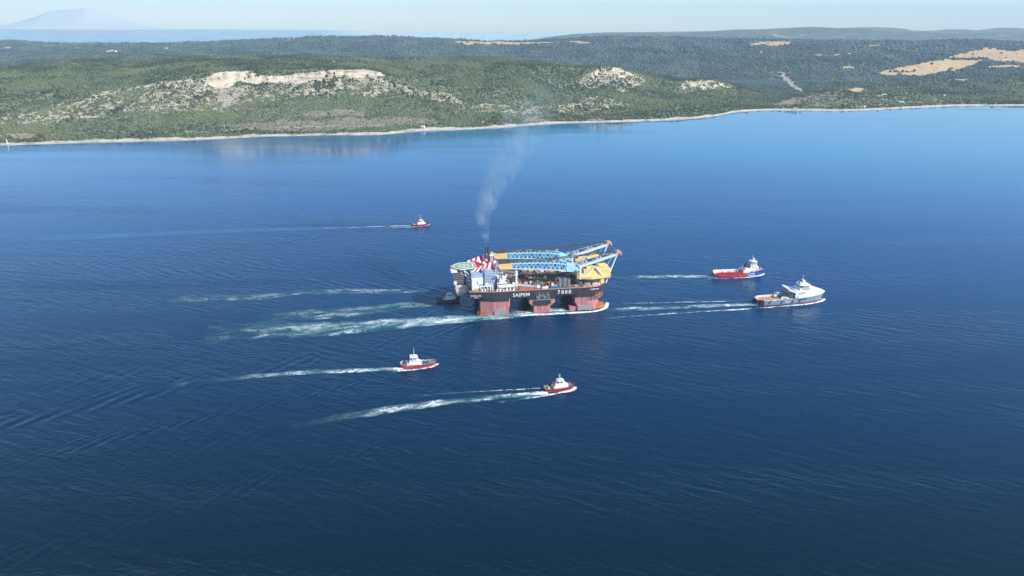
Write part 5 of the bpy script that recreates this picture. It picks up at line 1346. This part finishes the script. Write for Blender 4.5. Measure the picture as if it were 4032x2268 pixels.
mb = MB().cyl((77, -2.4, 12.4), (77, 2.4, 12.4), 1.0, n=10); mb.build('anchor_windlass', M['tug_red'], sv)
lettering('hull_lettering', 'LCS', M['white_paint'], 6.2, 10.4, .16, sv, (56.0, -B2 / 2 - .12, 2.4), (R(90), 0, R(1.0)))
fender_belt(sv, sf, .4, M['hull_royal'], 0.0)

# ---- anchor handler, slate hull and white bow
B3 = 22.0
loc, h = place((355.5, 958.9), 10.6, B3)
ah = thing('anchor_handling_vessel', 'anchor handling ship with slate blue hull, long sloped white bow and orange wooden after deck', 'ship', loc, h, 'tow ships ahead of the crane vessel')
s = hull_sections(107, B3, 8.2, 8.4, 12.5, rake=.035, full=.62, sround=.22, n=38)
build_hull(ah, s, [M['boot_red'], M['hull_slate'], M['hull_slate']], (.16, .8))
bulwark(ah, s, 1.3, M['white_paint'], 2.6, 0, 19); deck_sheet(ah, s, 2.55, M['deck_wood'], 0, 20, inset=1.2)
MB().cyl((1.4, -7.5, 5.9), (1.4, 7.5, 5.9), 1.5, n=16).build('stern_roller', M['dark_steel'], ah)
mb = MB()
for sg in (-1, 1): mb.prism([(-.3, sg * 8.4), (.2, sg * 6.9), (1.6, sg * 6.9), (7, sg * 10.2), (7, sg * 11.15), (2.5, sg * 10.2)], .6, 8.5)
mb.build('stern_fender', M['rubber'], ah)
i_f = next(i for i, q in enumerate(s) if q[0] > 54)
# white bow: rises from the slate hull and slopes to the stem
rings = []
for k, (x, b, zr, xw, bw) in enumerate(s[i_f:]):
    t = k / (len(s[i_f:]) - 1)
    top = 17.4 + 3.4 * math.sin(min(1, t * 2.2) * math.pi / 2) - 6.6 * max(0, (t - .35) / .65) ** 1.2
    bt = max(b * (.97 - .30 * t), .04)
    rings.append([(x + .2 * t, -b - .03, zr - .05), (x + 1.2 * t, -b * (1.0), zr + (top - zr) * .45), (x + .6 * t, -bt, top), (x + .6 * t, bt, top), (x + 1.2 * t, b, zr + (top - zr) * .45), (x + .2 * t, b + .03, zr - .05)])
fb = MB().loft(rings, caps=True); fo = fb.build('white_bow', M['white_paint'], ah)
fo.data.polygons.foreach_set('use_smooth', [True] * len(fo.data.polygons)); fo.modifiers.new('edges', 'EDGE_SPLIT').split_angle = R(28)
mb = MB().prism([(56, -9.8), (86, -8.4), (92, -4), (92, 4), (86, 8.4), (56, 9.8)], 17.0, 19.6); mb.prism([(62, -9), (82, -8), (90, -3.4), (90, 3.4), (82, 8), (62, 9)], 19.6, 22.4, top=[(63, -8.6), (80, -7.6), (86, -3.2), (86, 3.2), (80, 7.6), (63, 8.6)])
hs = mb.build('superstructure', M['white_paint'], ah)
w = wheelhouse(ah, 64, 80, 17.5, 22.4, 26.2, flare=1.1)
mb = MB().side([(80, 26.0), (88, 21.5), (96, 18.4), (88, 18), (78, 22)], -3.2, 3.2); mb.build('sloped_front', M['white_paint'], ah)
mb = MB().prism([(66, -4.5), (75, -4.5), (77, -2), (77, 2), (75, 4.5), (66, 4.5)], 26.3, 28.0); mb.ball((64.8, -3.6, 29.6), 1.6); mb.cyl((64.8, -3.6, 26.3), (64.8, -3.6, 28.2), .5, n=8); mb.ball((67, 4, 29), 1.3); mb.box(70, 74, -2.2, 2.2, 30, 30.6); mb.box(69, 73, -3, 3, 32, 32.5); mb.ball((78, -3, 27), .9)
mb.build('bridge_top_gear', M['white_paint'], ah)
tug_mast(ah, 70.5, 28, 38.5, arms=4, m='white_paint'); MB().cyl((68, -1, 28), (68, -1, 35), .45, .3, n=8).cyl((67.4, 1.5, 28), (67.4, 1.5, 33), .5, n=8).build('exhaust_pipe', M['dark_steel'], ah)
for k in range(6): MB().box(66 + k * 3, 67.4 + k * 3, -9.02 + .1 * k, -8.5 + .1 * k, 20.4, 21.6).build('window', M['window_glass'], hs)
# dark winch bay and the white arch over it
MB().box(46, 57, -9.2, 9.2, 5.9, 15.5).build('winch_house', M['dark_steel'], ah)
for sg in (-1, 1):
    mb = MB().side([(44, 22.5), (46.5, 23.2), (58, 17.8), (60, 14), (56.5, 14), (54, 17.0), (44.5, 20.6)], *sorted((sg * 9.6, sg * 8.6))); mb.build('winch_arch', M['white_paint'], ah)
MB().box(43.6, 47, -9.6, 9.6, 21.6, 23).build('winch_gantry', M['white_paint'], ah)
for k, y in enumerate((-5, 0, 5)): MB().cyl((46.0, y - 1.6, 9.5), (46.0, y + 1.6, 9.5), 2.4, n=16).build('winch_drum', M['hull_slate'], ah)
for k in range(4): MB().box(45.2, 46, -8 + k * 4.4, -7 + k * 4.4, 6, 15.4).build('winch_pillar', M['grey_steel'], ah)
for sg in (-1, 1):
    mb = MB().side([(33, 8.4), (33.5, 11.8), (36, 12.4), (45, 10.5), (45.5, 8.4), (42.5, 8.4), (42, 9.6), (36.5, 10.5), (36, 8.4)], *sorted((sg * 10.9, sg * 9.4))); mb.build('cargo_crane_rail', M['white_paint'], ah)
    for x in (9, 15.5, 21, 26.5): MB().box(x, x + .9, *sorted((sg * 9.68, sg * 9.60)), 6.2, 7.8).build('freeing_port', M['dark_steel'], ah)
MB().side([(61, 13.4), (61, 16.6), (69, 17.2), (69, 14)], -10.75, -10.2).build('boat_bay', M['dark_steel'], ah)
rb = MB().loft([[(60.5 + 7.5 * t, -11.1 + .9 * math.sin(a) * (1 - (2 * t - 1) ** 4) * .9, 15 + .9 * math.cos(a) * (1 - .8 * (2 * t - 1) ** 4)) for a in [2 * math.pi * i / 8 for i in range(8)]] for t in (0, .12, .5, .85, 1)])
rb.build('rescue_boat', M['white_paint'], ah)
for x, z in ((14, 2.6), (33, 2.2), (50, 2.0), (61, 1.8), (56, 7.6)):
    for d in (0, 1.7):
        MB().side([(x + d, z), (x + d + .9, z), (x + d + 2.6, z + 4), (x + d + 1.7, z + 4)], -11.12, -11.0).build('hull_mark', M['dark_steel'], ah)
for x0, x1, z in ((20, 25.5, 7.2), (40, 47, 3.6), (62, 73.5, 6.6)):
    MB().box(x0, x1, -11.14, -11.0, z, z + .9).build('hull_mark', M['white_paint'], ah)
MB().box(60.5, 74.5, -11.2, -11.12, 6.3, 7.8).build('rubbing_strake', M['dark_steel'], ah)
bb = MB().ball((105, 0, -.6), 3.2, n=14, m=8, sz=.62); bo = bb.build('bulbous_bow', M['boot_red'], ah); bo.scale = (1.0, .8, 1)

# ---- towing wires from the two ships to the crane vessel's bow
def wire(label, a, b, sag):
    mb = MB(); P = []
    for k in range(25):
        t = k / 24; P.append(Vector(a).lerp(Vector(b), t) - Vector((0, 0, sag * 4 * t * (1 - t))))
    for p, q in zip(P, P[1:]): mb.cyl(p, q, .075, n=5, caps=False)
    o = mb.build('tow_wire', M['grey_steel']); return tag(o, label, 'cable', 'tow wires from the crane vessel bow')
def of(t, x, y, z):
    a = t.rotation_euler.z; return (t.location.x + x * math.cos(a) - y * math.sin(a), t.location.y + x * math.sin(a) + y * math.cos(a), z)
wire('thin tow wire sagging from the crane vessel bow to the red and blue supply ship', of(cv, 162.5, 62, 34), of(sv, .6, 0, 6.4), 14)
wire('thin tow wire sagging from the crane vessel bow to the slate and white ship', of(cv, 161.5, 20, 34), of(ah, 1.0, 0, 7.6), 12)
# ---------------------------------------------------------------- foam trails and bow waves lying on the water
fm = bpy.data.materials.new('wake_foam'); fm.use_nodes = True
nt = fm.node_tree; bs = nt.nodes['Principled BSDF']; bs.inputs['Roughness'].default_value = 0.8; bs.inputs['Specular IOR Level'].default_value = 0.2
cx_ = nt.nodes.new('ShaderNodeCombineXYZ')
nt.links.new(nattr(nt, 'along'), cx_.inputs[0]); nt.links.new(nattr(nt, 'across'), cx_.inputs[1]); nt.links.new(nattr(nt, 'seed'), cx_.inputs[2])
dens, teal, edge = nattr(nt, 'dens'), nattr(nt, 'teal'), nattr(nt, 'edge')
n_a = nnoise(nt, cx_.outputs[0], 0.16, 6, 0.62, (0.55, 1.0, 1), 1.2)
n_b = nnoise(nt, cx_.outputs[0], 0.055, 4, 0.6, (0.5, 1.3, 1), 0.8)
n_c = nnoise(nt, cx_.outputs[0], 0.5, 4, 0.65, (0.6, 1.0, 1), 0.6)
ridge_ = nmath(nt, 'SUBTRACT', 1.0, nmath(nt, 'ABSOLUTE', nmath(nt, 'MULTIPLY_ADD', n_a, 13.0, -6.5)), 0, True)
ridge2 = nmath(nt, 'SUBTRACT', 1.0, nmath(nt, 'ABSOLUTE', nmath(nt, 'MULTIPLY_ADD', nnoise(nt, cx_.outputs[0], 0.09, 5, 0.6, (0.6, 1.0, 1), 1.6), 17.0, -8.5)), 0, True)
patch = nmath(nt, 'MULTIPLY_ADD', n_b, 3.4, -1.25, True)
de = nmath(nt, 'MULTIPLY', dens, edge)
solid = nmath(nt, 'MULTIPLY_ADD', nmath(nt, 'ADD', nmath(nt, 'MULTIPLY_ADD', n_a, 1.4, -0.7), nmath(nt, 'MULTIPLY_ADD', n_c, 0.9, -0.45)), 2.4, nmath(nt, 'MULTIPLY_ADD', de, 3.0, -2.1), True)
strand = nmath(nt, 'MULTIPLY', nmath(nt, 'MULTIPLY', nmath(nt, 'MAXIMUM', ridge_, ridge2), patch), nmath(nt, 'MULTIPLY', nmath(nt, 'POWER', de, 0.5), 2.0), 0, True)
foam = nmath(nt, 'MAXIMUM', solid, strand)
tl = nmath(nt, 'MULTIPLY', nmath(nt, 'MULTIPLY', teal, edge), nmath(nt, 'MULTIPLY_ADD', n_b, 1.5, -0.05, True), 0, True)
nt.links.new(nmix(nt, foam, nmix(nt, nattr(nt, 'pale'), (0.012, 0.165, 0.190), (0.10, 0.29, 0.50)), (0.84, 0.88, 0.88)), bs.inputs['Base Color'])
nt.links.new(nmath(nt, 'MAXIMUM', foam, tl, 0, True), bs.inputs['Alpha'])
bpf = nt.nodes.new('ShaderNodeBump'); bpf.inputs['Strength'].default_value = 0.6; bpf.inputs['Distance'].default_value = 0.8
nt.links.new(nmath(nt, 'ADD', n_a, n_c), bpf.inputs['Height']); nt.links.new(bpf.outputs[0], bs.inputs['Normal'])

def wake(key, w0, w1, d0, d1, t0=0.0, t1=0.0, z=0.42, lift=0.0, power=1.0, seed=0.0, step=1.6, pale=0.0, lead=3.0):
    p = np.array(WAKE_PATHS[key], float)
    cum = np.concatenate([[0], np.cumsum(np.linalg.norm(np.diff(p, axis=0), axis=1))])
    q = np.arange(0, cum[-1], step)
    c = hermite(cum, p, q)
    tg = np.gradient(c, axis=0); tg /= np.linalg.norm(tg, axis=1)[:, None] + 1e-9
    nrm = np.stack([-tg[:, 1], tg[:, 0]], -1)
    s = q / cum[-1]
    w = (w0 + (w1 - w0) * s ** .8) / 2
    ac = np.linspace(-1, 1, 15)
    wob = fbm(q / 22.0, q * 0 + seed, 7, 3)[:, None] * (1.0 + w[:, None] * .22)
    off = ac[None, :] * w[:, None] + wob * (s[:, None] ** .5)
    P = np.zeros((len(q), len(ac), 3))
    P[..., :2] = c[:, None, :] + nrm[:, None, :] * off[..., None]
    bump = (1 - ac ** 2)[None, :]
    P[..., 2] = z + lift * bump * np.exp(-q / 14.0)[:, None] * (1 + .5 * fbm(q / 3.0, q * 0, 19, 2))[:, None]
    D = (d0 + (d1 - d0) * s ** power)[:, None] + 0 * off
    T = (t0 + (t1 - t0) * s)[:, None] + 0 * off
    E_ = np.clip(1.25 * (1 - np.abs(ac)[None, :] ** 2.2), 0, 1) * (np.clip((1 - s) / .32, 0, 1) ** .8 * np.clip((q + 1.0) / lead, 0, 1))[:, None]
    me = grid_mesh('wake_foam', P, dict(along=q[:, None] + 0 * off, across=off, seed=seed * 13.7 + 0 * off, dens=D, teal=T, edge=E_, pale=pale + 0 * off))
    me.materials.append(fm)
    return tag(link('wake_foam', me), kind='stuff')
wake('t1', 9, 15, 1.25, .05, 1.1, .1, seed=1, power=.40)
wake('t2', 9, 20, 1.4, .04, 1.15, .12, seed=2, power=.42)
wake('t2b', 2.2, 3, .75, .1, 0, 0, seed=3)
wake('t3', 4, 7, .95, .35, .3, .3, seed=4)
wake('t3b', 3.5, 5, .9, .2, 0, 0, seed=5)
wake('ah', 12, 17, 1.1, .25, 1.3, .7, seed=6, power=.5)
wake('ahb', 2.6, 4.5, .62, .30, .4, .2, seed=7)
wake('ahc', 6.0, 4.2, 1.3, .32, .2, .1, lift=1.2, seed=8, power=.55)
wake('sv', 13, 18, 1.1, .12, 1.1, .3, seed=9, power=.45)
wake('svc', 5.5, 4.5, 1.3, .5, .2, .1, lift=1.0, seed=10)
wake('slick', 8, 62, 0, 0, .50, .42, seed=20, pale=1.0, step=3.0)
wake('cvn', 7, 10, 1.1, .95, .3, .6, z=.55, lift=2.2, seed=11)
wake('cvw', 15, 66, .80, .20, 1.5, .45, seed=12, power=.30, lead=45.0)
wake('cvw2', 22, 50, .22, .14, .8, .25, seed=13, lead=30.0)
wake('cvf', 18, 30, .24, .16, .35, .1, seed=14, lead=40.0)
wake('cvi', 13, 18, .70, .70, .8, .8, z=.5, seed=15, lead=20.0)
wake('t4', 5, 11, .75, .1, .7, .1, seed=16)
wake('t1h', 4.0, 4.5, 1.1, .5, .1, .1, lift=1.0, seed=17)
wake('t2h', 5.5, 5.0, 1.15, .5, .1, .1, lift=1.2, seed=18)
wake('t3h', 4.5, 4.0, 1.1, .6, .1, .1, lift=1.0, seed=19)

# ---------------------------------------------------------------- smoke from the exhaust stacks: a real volume drifting with the wind
def plume_axis(z):      # vessel-local metres above the stack top -> drift
    h = max(0.0, z - 79)
    return (0.2 - 6.5 * math.sin(min(h / 55.0, 1.0) * math.pi * .55) + max(0, h - 45) ** 1.12 * .27, 64 + h * .05, z)
rings = []
for k in range(30):
    z = 79.0 + 235 * (k / 29) ** 1.1; x, y, _ = plume_axis(z); r = 2.4 + (z - 79) * .235
    rings.append([(x + r * math.cos(a), y + r * math.sin(a), z) for a in [2 * math.pi * i / 18 for i in range(18)]])
sm_ = bpy.data.materials.new('exhaust_smoke'); sm_.use_nodes = True
nt = sm_.node_tree; nt.nodes.remove(nt.nodes['Principled BSDF'])
tc = nt.nodes.new('ShaderNodeTexCoord').outputs['Object']
sp = nt.nodes.new('ShaderNodeSeparateXYZ'); nt.links.new(tc, sp.inputs[0])
hh = nmath(nt, 'MAXIMUM', nmath(nt, 'SUBTRACT', sp.outputs[2], 79.0), 0.0)
ax = nmath(nt, 'MULTIPLY', nmath(nt, 'SINE', nmath(nt, 'MULTIPLY', nmath(nt, 'MINIMUM', nmath(nt, 'DIVIDE', hh, 55.0), 1.0), math.pi * .55)), -6.5)
ax = nmath(nt, 'ADD', nmath(nt, 'ADD', ax, 0.2), nmath(nt, 'MULTIPLY', nmath(nt, 'POWER', nmath(nt, 'MAXIMUM', nmath(nt, 'SUBTRACT', hh, 45.0), 0.0), 1.12), .27))
dx = nmath(nt, 'SUBTRACT', sp.outputs[0], ax); dy = nmath(nt, 'SUBTRACT', sp.outputs[1], nmath(nt, 'MULTIPLY_ADD', hh, .05, 64.0))
rr = nmath(nt, 'SQRT', nmath(nt, 'ADD', nmath(nt, 'MULTIPLY', dx, dx), nmath(nt, 'MULTIPLY', dy, dy)))
rad = nmath(nt, 'MULTIPLY_ADD', hh, .235, 2.4)
prof = nmath(nt, 'SUBTRACT', 1.0, nmath(nt, 'DIVIDE', rr, rad), 0, True)
cl = nnoise(nt, tc, 0.055, 5, 0.6, (1, 1, .7), 0.6)
cl = nmath(nt, 'MULTIPLY_ADD', cl, 5.5, -2.35, True)
cl = nmath(nt, 'MULTIPLY', cl, nmath(nt, 'MULTIPLY_ADD', nnoise(nt, tc, 0.16, 4, 0.65, (1, 1, .6), 1.0), 3.0, -0.75, True))
fade = nmath(nt, 'DIVIDE', 1.0, nmath(nt, 'POWER', nmath(nt, 'MULTIPLY_ADD', hh, .030, 1.0), 1.85))
fade = nmath(nt, 'MULTIPLY', fade, nmath(nt, 'DIVIDE', nmath(nt, 'SUBTRACT', 235.0, hh), 80.0, 0, True))
dn = nmath(nt, 'MULTIPLY', nmath(nt, 'MULTIPLY', nmath(nt, 'POWER', prof, .8), cl), nmath(nt, 'MULTIPLY', fade, 0.56))
pv = nt.nodes.new('ShaderNodeVolumePrincipled'); pv.inputs['Color'].default_value = (0.60, 0.82, 1.0, 1)
nt.links.new(dn, pv.inputs['Density']); nt.links.new(pv.outputs[0], nt.nodes['Material Output'].inputs['Volume'])
smoke = MB().loft(rings).build('smoke', sm_)
smoke.location = CV_O; smoke.rotation_euler = (0, 0, CV_H)
tag(smoke, kind='stuff')
# ---------------------------------------------------------------- far shore: houses, single trees, beacons
HOUSES = [(1811, 3640), (1880, 3721), (1889, 3681), (1995, 3793), (2036, 3794), (2079, 3779), (2070, 4133), (2648, 4506), (2393, 4212), (2395, 4114), (1609, 3949), (1672, 3537), (1690, 3552), (-115, 2849), (-36, 2831), (-337, 2720), (1654, 3759), (-2578, 4800), (-2562, 4821), (-2548, 4820), (-2531, 4841), (-2393, 5209), (1326, 3465)]
POPLARS = [(1294, 3507), (1303, 3507), (1307, 3491), (1319, 3498), (1323, 3483), (1338, 3498), (1342, 3483), (1356, 3471), (1353, 3464), (1397, 3557), (1418, 3588)]
FIELD_TREES = [(2525, 5017), (2531, 5029), (2554, 5022), (2572, 5030), (2575, 5009), (2608, 5020), (2602, 5009), (2640, 5031), (2649, 5023), (2712, 5068), (2702, 5046), (3060, 5364)]
BEACONS = [(-1633, 2332), (2449, 3742)]
def ground_at(x, y):
    d = (TP[..., 0] - x) ** 2 + (TP[..., 1] - y) ** 2
    k = np.unravel_index(np.argmin(d), d.shape)
    return float(TP[k][2])
paint('roof_tile', (0.45, 0.20, 0.13), rough=0.8, noise=0.5, nscale=0.5)
paint('plaster', (0.74, 0.71, 0.66), rough=0.8, noise=0.3, nscale=0.4)
paint('tree_bark', (0.11, 0.085, 0.06), rough=0.9)
paint('poplar_leaf', (0.055, 0.085, 0.035), rough=0.85, noise=0.8, nscale=0.8, col2=(0.03, 0.05, 0.02))
paint('oak_leaf', (0.050, 0.072, 0.030), rough=0.85, noise=0.8, nscale=0.6, col2=(0.028, 0.045, 0.02))
H_LABELS = ['small white house near the water on the right-hand shore, left of the spit', 'white house with a red roof behind the shore meadow', 'white house standing closest to the sandy spit', 'long white shed among the olive trees behind the spit', 'white house among olive trees, right of the long shed', 'white house among olive trees, farther right of the long shed',
    'long pale building in the middle of the orchards below the big tan field', 'white house high among the dark trees right of the orchards', 'small house at the upper edge of the orchards', 'small house at the edge of the dark trees behind the orchards', 'small white house behind the poplars at the bay', 'white beach hut on the spit beside the water', 'second hut on the spit, right of the white beach hut',
    'white house on the shore road below the bare brown patch, before the smoke', 'low white house on the shore right of the smoke', 'small white house beside the coast road under the pale cliff', 'white shed near the middle of the orchards',
    'largest white house of the distant village on the plateau', 'tan house of the distant village on the plateau', 'red-roofed house of the distant village, behind the tan one', 'last house on the right of the distant village', 'lone white house on the plateau right of the distant village', 'brown house among the poplars at the bay']
for k, ((x, y), lb) in enumerate(zip(HOUSES, H_LABELS)):
    far_ = 1.5 if y > 4400 else 1.0
    L_, W_, hh_ = (26, 9, 4.5) if 'long' in lb else (11 + k % 4 * 1.5, 8.5, 5.0 + k % 2)
    o = thing('house', lb, 'house', (x, y, ground_at(x, y) - .3), R((k * 37) % 50 - 25), 'houses along the far shore')
    o.scale = (far_, far_, far_)
    wl_ = MB().box(-L_ / 2, L_ / 2, -W_ / 2, W_ / 2, 0, hh_).build('wall', M['plaster'], o)
    MB().side([(-L_ / 2 - .5, hh_), (L_ / 2 + .5, hh_), (L_ / 2 + .2, hh_ + .3), (L_ / 2 - 1.2, hh_ + 2.6), (-L_ / 2 + 1.2, hh_ + 2.6), (-L_ / 2 - .2, hh_ + .3)], -W_ / 2 + 1.2, W_ / 2 - 1.2).prism([(-L_ / 2 - .5, -W_ / 2 - .5), (L_ / 2 + .5, -W_ / 2 - .5), (L_ / 2 + .5, W_ / 2 + .5), (-L_ / 2 - .5, W_ / 2 + .5)], hh_ + .02, hh_ + 2.4, top=[(-L_ / 2 + 1.5, -.6), (L_ / 2 - 1.5, -.6), (L_ / 2 - 1.5, .6), (-L_ / 2 + 1.5, .6)]).build('roof', M['white_paint'] if k % 3 == 0 else M['roof_tile'], o)
    for dx in (-L_ / 4, L_ / 4): MB().box(dx - .7, dx + .7, -W_ / 2 - .06, -W_ / 2 + .05, 1.4, 3.0).build('window', M['window_glass'], wl_)
    MB().box(-.55, .55, -W_ / 2 - .06, -W_ / 2 + .05, 0, 2.2).build('door', M['dark_steel'], wl_)
def leafy(name, label, group, x, y, h, r, m, slim, seed):
    rd = np.random.RandomState(seed)
    o = thing(name, label, 'tree', (x, y, ground_at(x, y) - .2), rd.rand() * 6, group)
    tb = MB().cyl((0, 0, 0), (.1, .05, h * .45), .035 * h, .018 * h, n=7)
    for k in range(4):
        a = k * 1.7; tb.cyl((.05, 0, h * (.25 + .05 * k)), (math.cos(a) * r * .5, math.sin(a) * r * .5, h * (.5 + .06 * k)), .012 * h, .005 * h, n=5)
    tb.build('trunk', M['tree_bark'], o)
    cb = MB()
    for k in range(46):
        if slim: t = rd.rand(); zc = h * (.16 + .8 * t); rad_ = r * (1 - abs(2 * t - .8) ** 2 * .45) * .55
        else: zc = h * (.45 + .42 * rd.rand()); rad_ = r * .75
        a = rd.rand() * 6.28; q = rd.rand() ** .5 * rad_
        s_ = r * (.30 + .25 * rd.rand())
        cx2, cy2 = q * math.cos(a), q * math.sin(a)
        for j in range(7):
            n_ = rd.randn(3); n_ /= np.linalg.norm(n_); t1_ = np.cross(n_, [.3, .5, .8]); t1_ /= np.linalg.norm(t1_); t2_ = np.cross(n_, t1_)
            c_ = np.array([cx2, cy2, zc]) + rd.randn(3) * s_ * .55
            cb.add([c_ + (t1_ * u + t2_ * v) * s_ * .6 for u, v in ((-1, -.4), (.2, -1), (1, .3), (-.1, 1))], [(0, 1, 2, 3)])
    cb.build('crown', m, o, fix=False)
    return o
pop = leafy('poplar_tree', 'tall slim poplar in the row at the water edge of the bay', 'poplars at the edge of the bay', *POPLARS[0], 17, 3.4, M['poplar_leaf'], True, 1)
for k, (x, y) in enumerate(POPLARS[1:]):
    c = copy_thing(pop, pop['label'], (x, y, ground_at(x, y) - .2), k * 1.3, .8 + .06 * ((k * 7) % 6))
oak = leafy('oak_tree', 'single round tree standing in the big tan field', 'trees in the big tan field', *FIELD_TREES[0], 11, 6.0, M['oak_leaf'], False, 2)
for k, (x, y) in enumerate(FIELD_TREES[1:]):
    copy_thing(oak, oak['label'], (x, y, ground_at(x, y) - .2), k * 2.1, .8 + .07 * ((k * 5) % 7))
for (x, y), lb, m1 in ((BEACONS[0], 'white beacon column on the shore below the bare bank, far left', 'white_paint'), (BEACONS[1], 'red and white beacon mast on the pale beach, far right', 'tug_red')):
    z = max(ground_at(x, y), .5)
    o = thing('beacon', lb, 'beacon', (x, y, z), 0, 'beacons on the far shore')
    MB().prism([(-3, -3), (3, -3), (3, 3), (-3, 3)], -2, 1.2).build('base', M['plaster'], o)
    tw = MB()
    for k in range(4): tw.cyl((0, 0, 1.2 + k * 3.2), (0, 0, 1.2 + (k + 1) * 3.2), 1.7 - k * .22, 1.7 - (k + 1) * .22, n=10, mi=k % 2)
    tw.build('tower', [M['white_paint'], M[m1]], o)
    MB().cyl((0, 0, 14), (0, 0, 16), 1.0, n=8).build('lantern', M['window_glass'], o)
# ---------------------------------------------------------------- the air: one closed box of even haze
hz = MB().box(-36000, 36000, -400, 33000, -60, 1100)
vm_ = bpy.data.materials.new('haze_air'); vm_.use_nodes = True
nt = vm_.node_tree
nt.nodes.remove(nt.nodes['Principled BSDF'])
pv = nt.nodes.new('ShaderNodeVolumePrincipled')
pv.inputs['Color'].default_value = (0.64, 0.86, 0.96, 1)
pv.inputs['Density'].default_value = 3.7e-5
pv.inputs['Anisotropy'].default_value = 0.0
nt.links.new(pv.outputs[0], nt.nodes['Material Output'].inputs['Volume'])
haze = tag(hz.build('haze', vm_), kind='stuff')
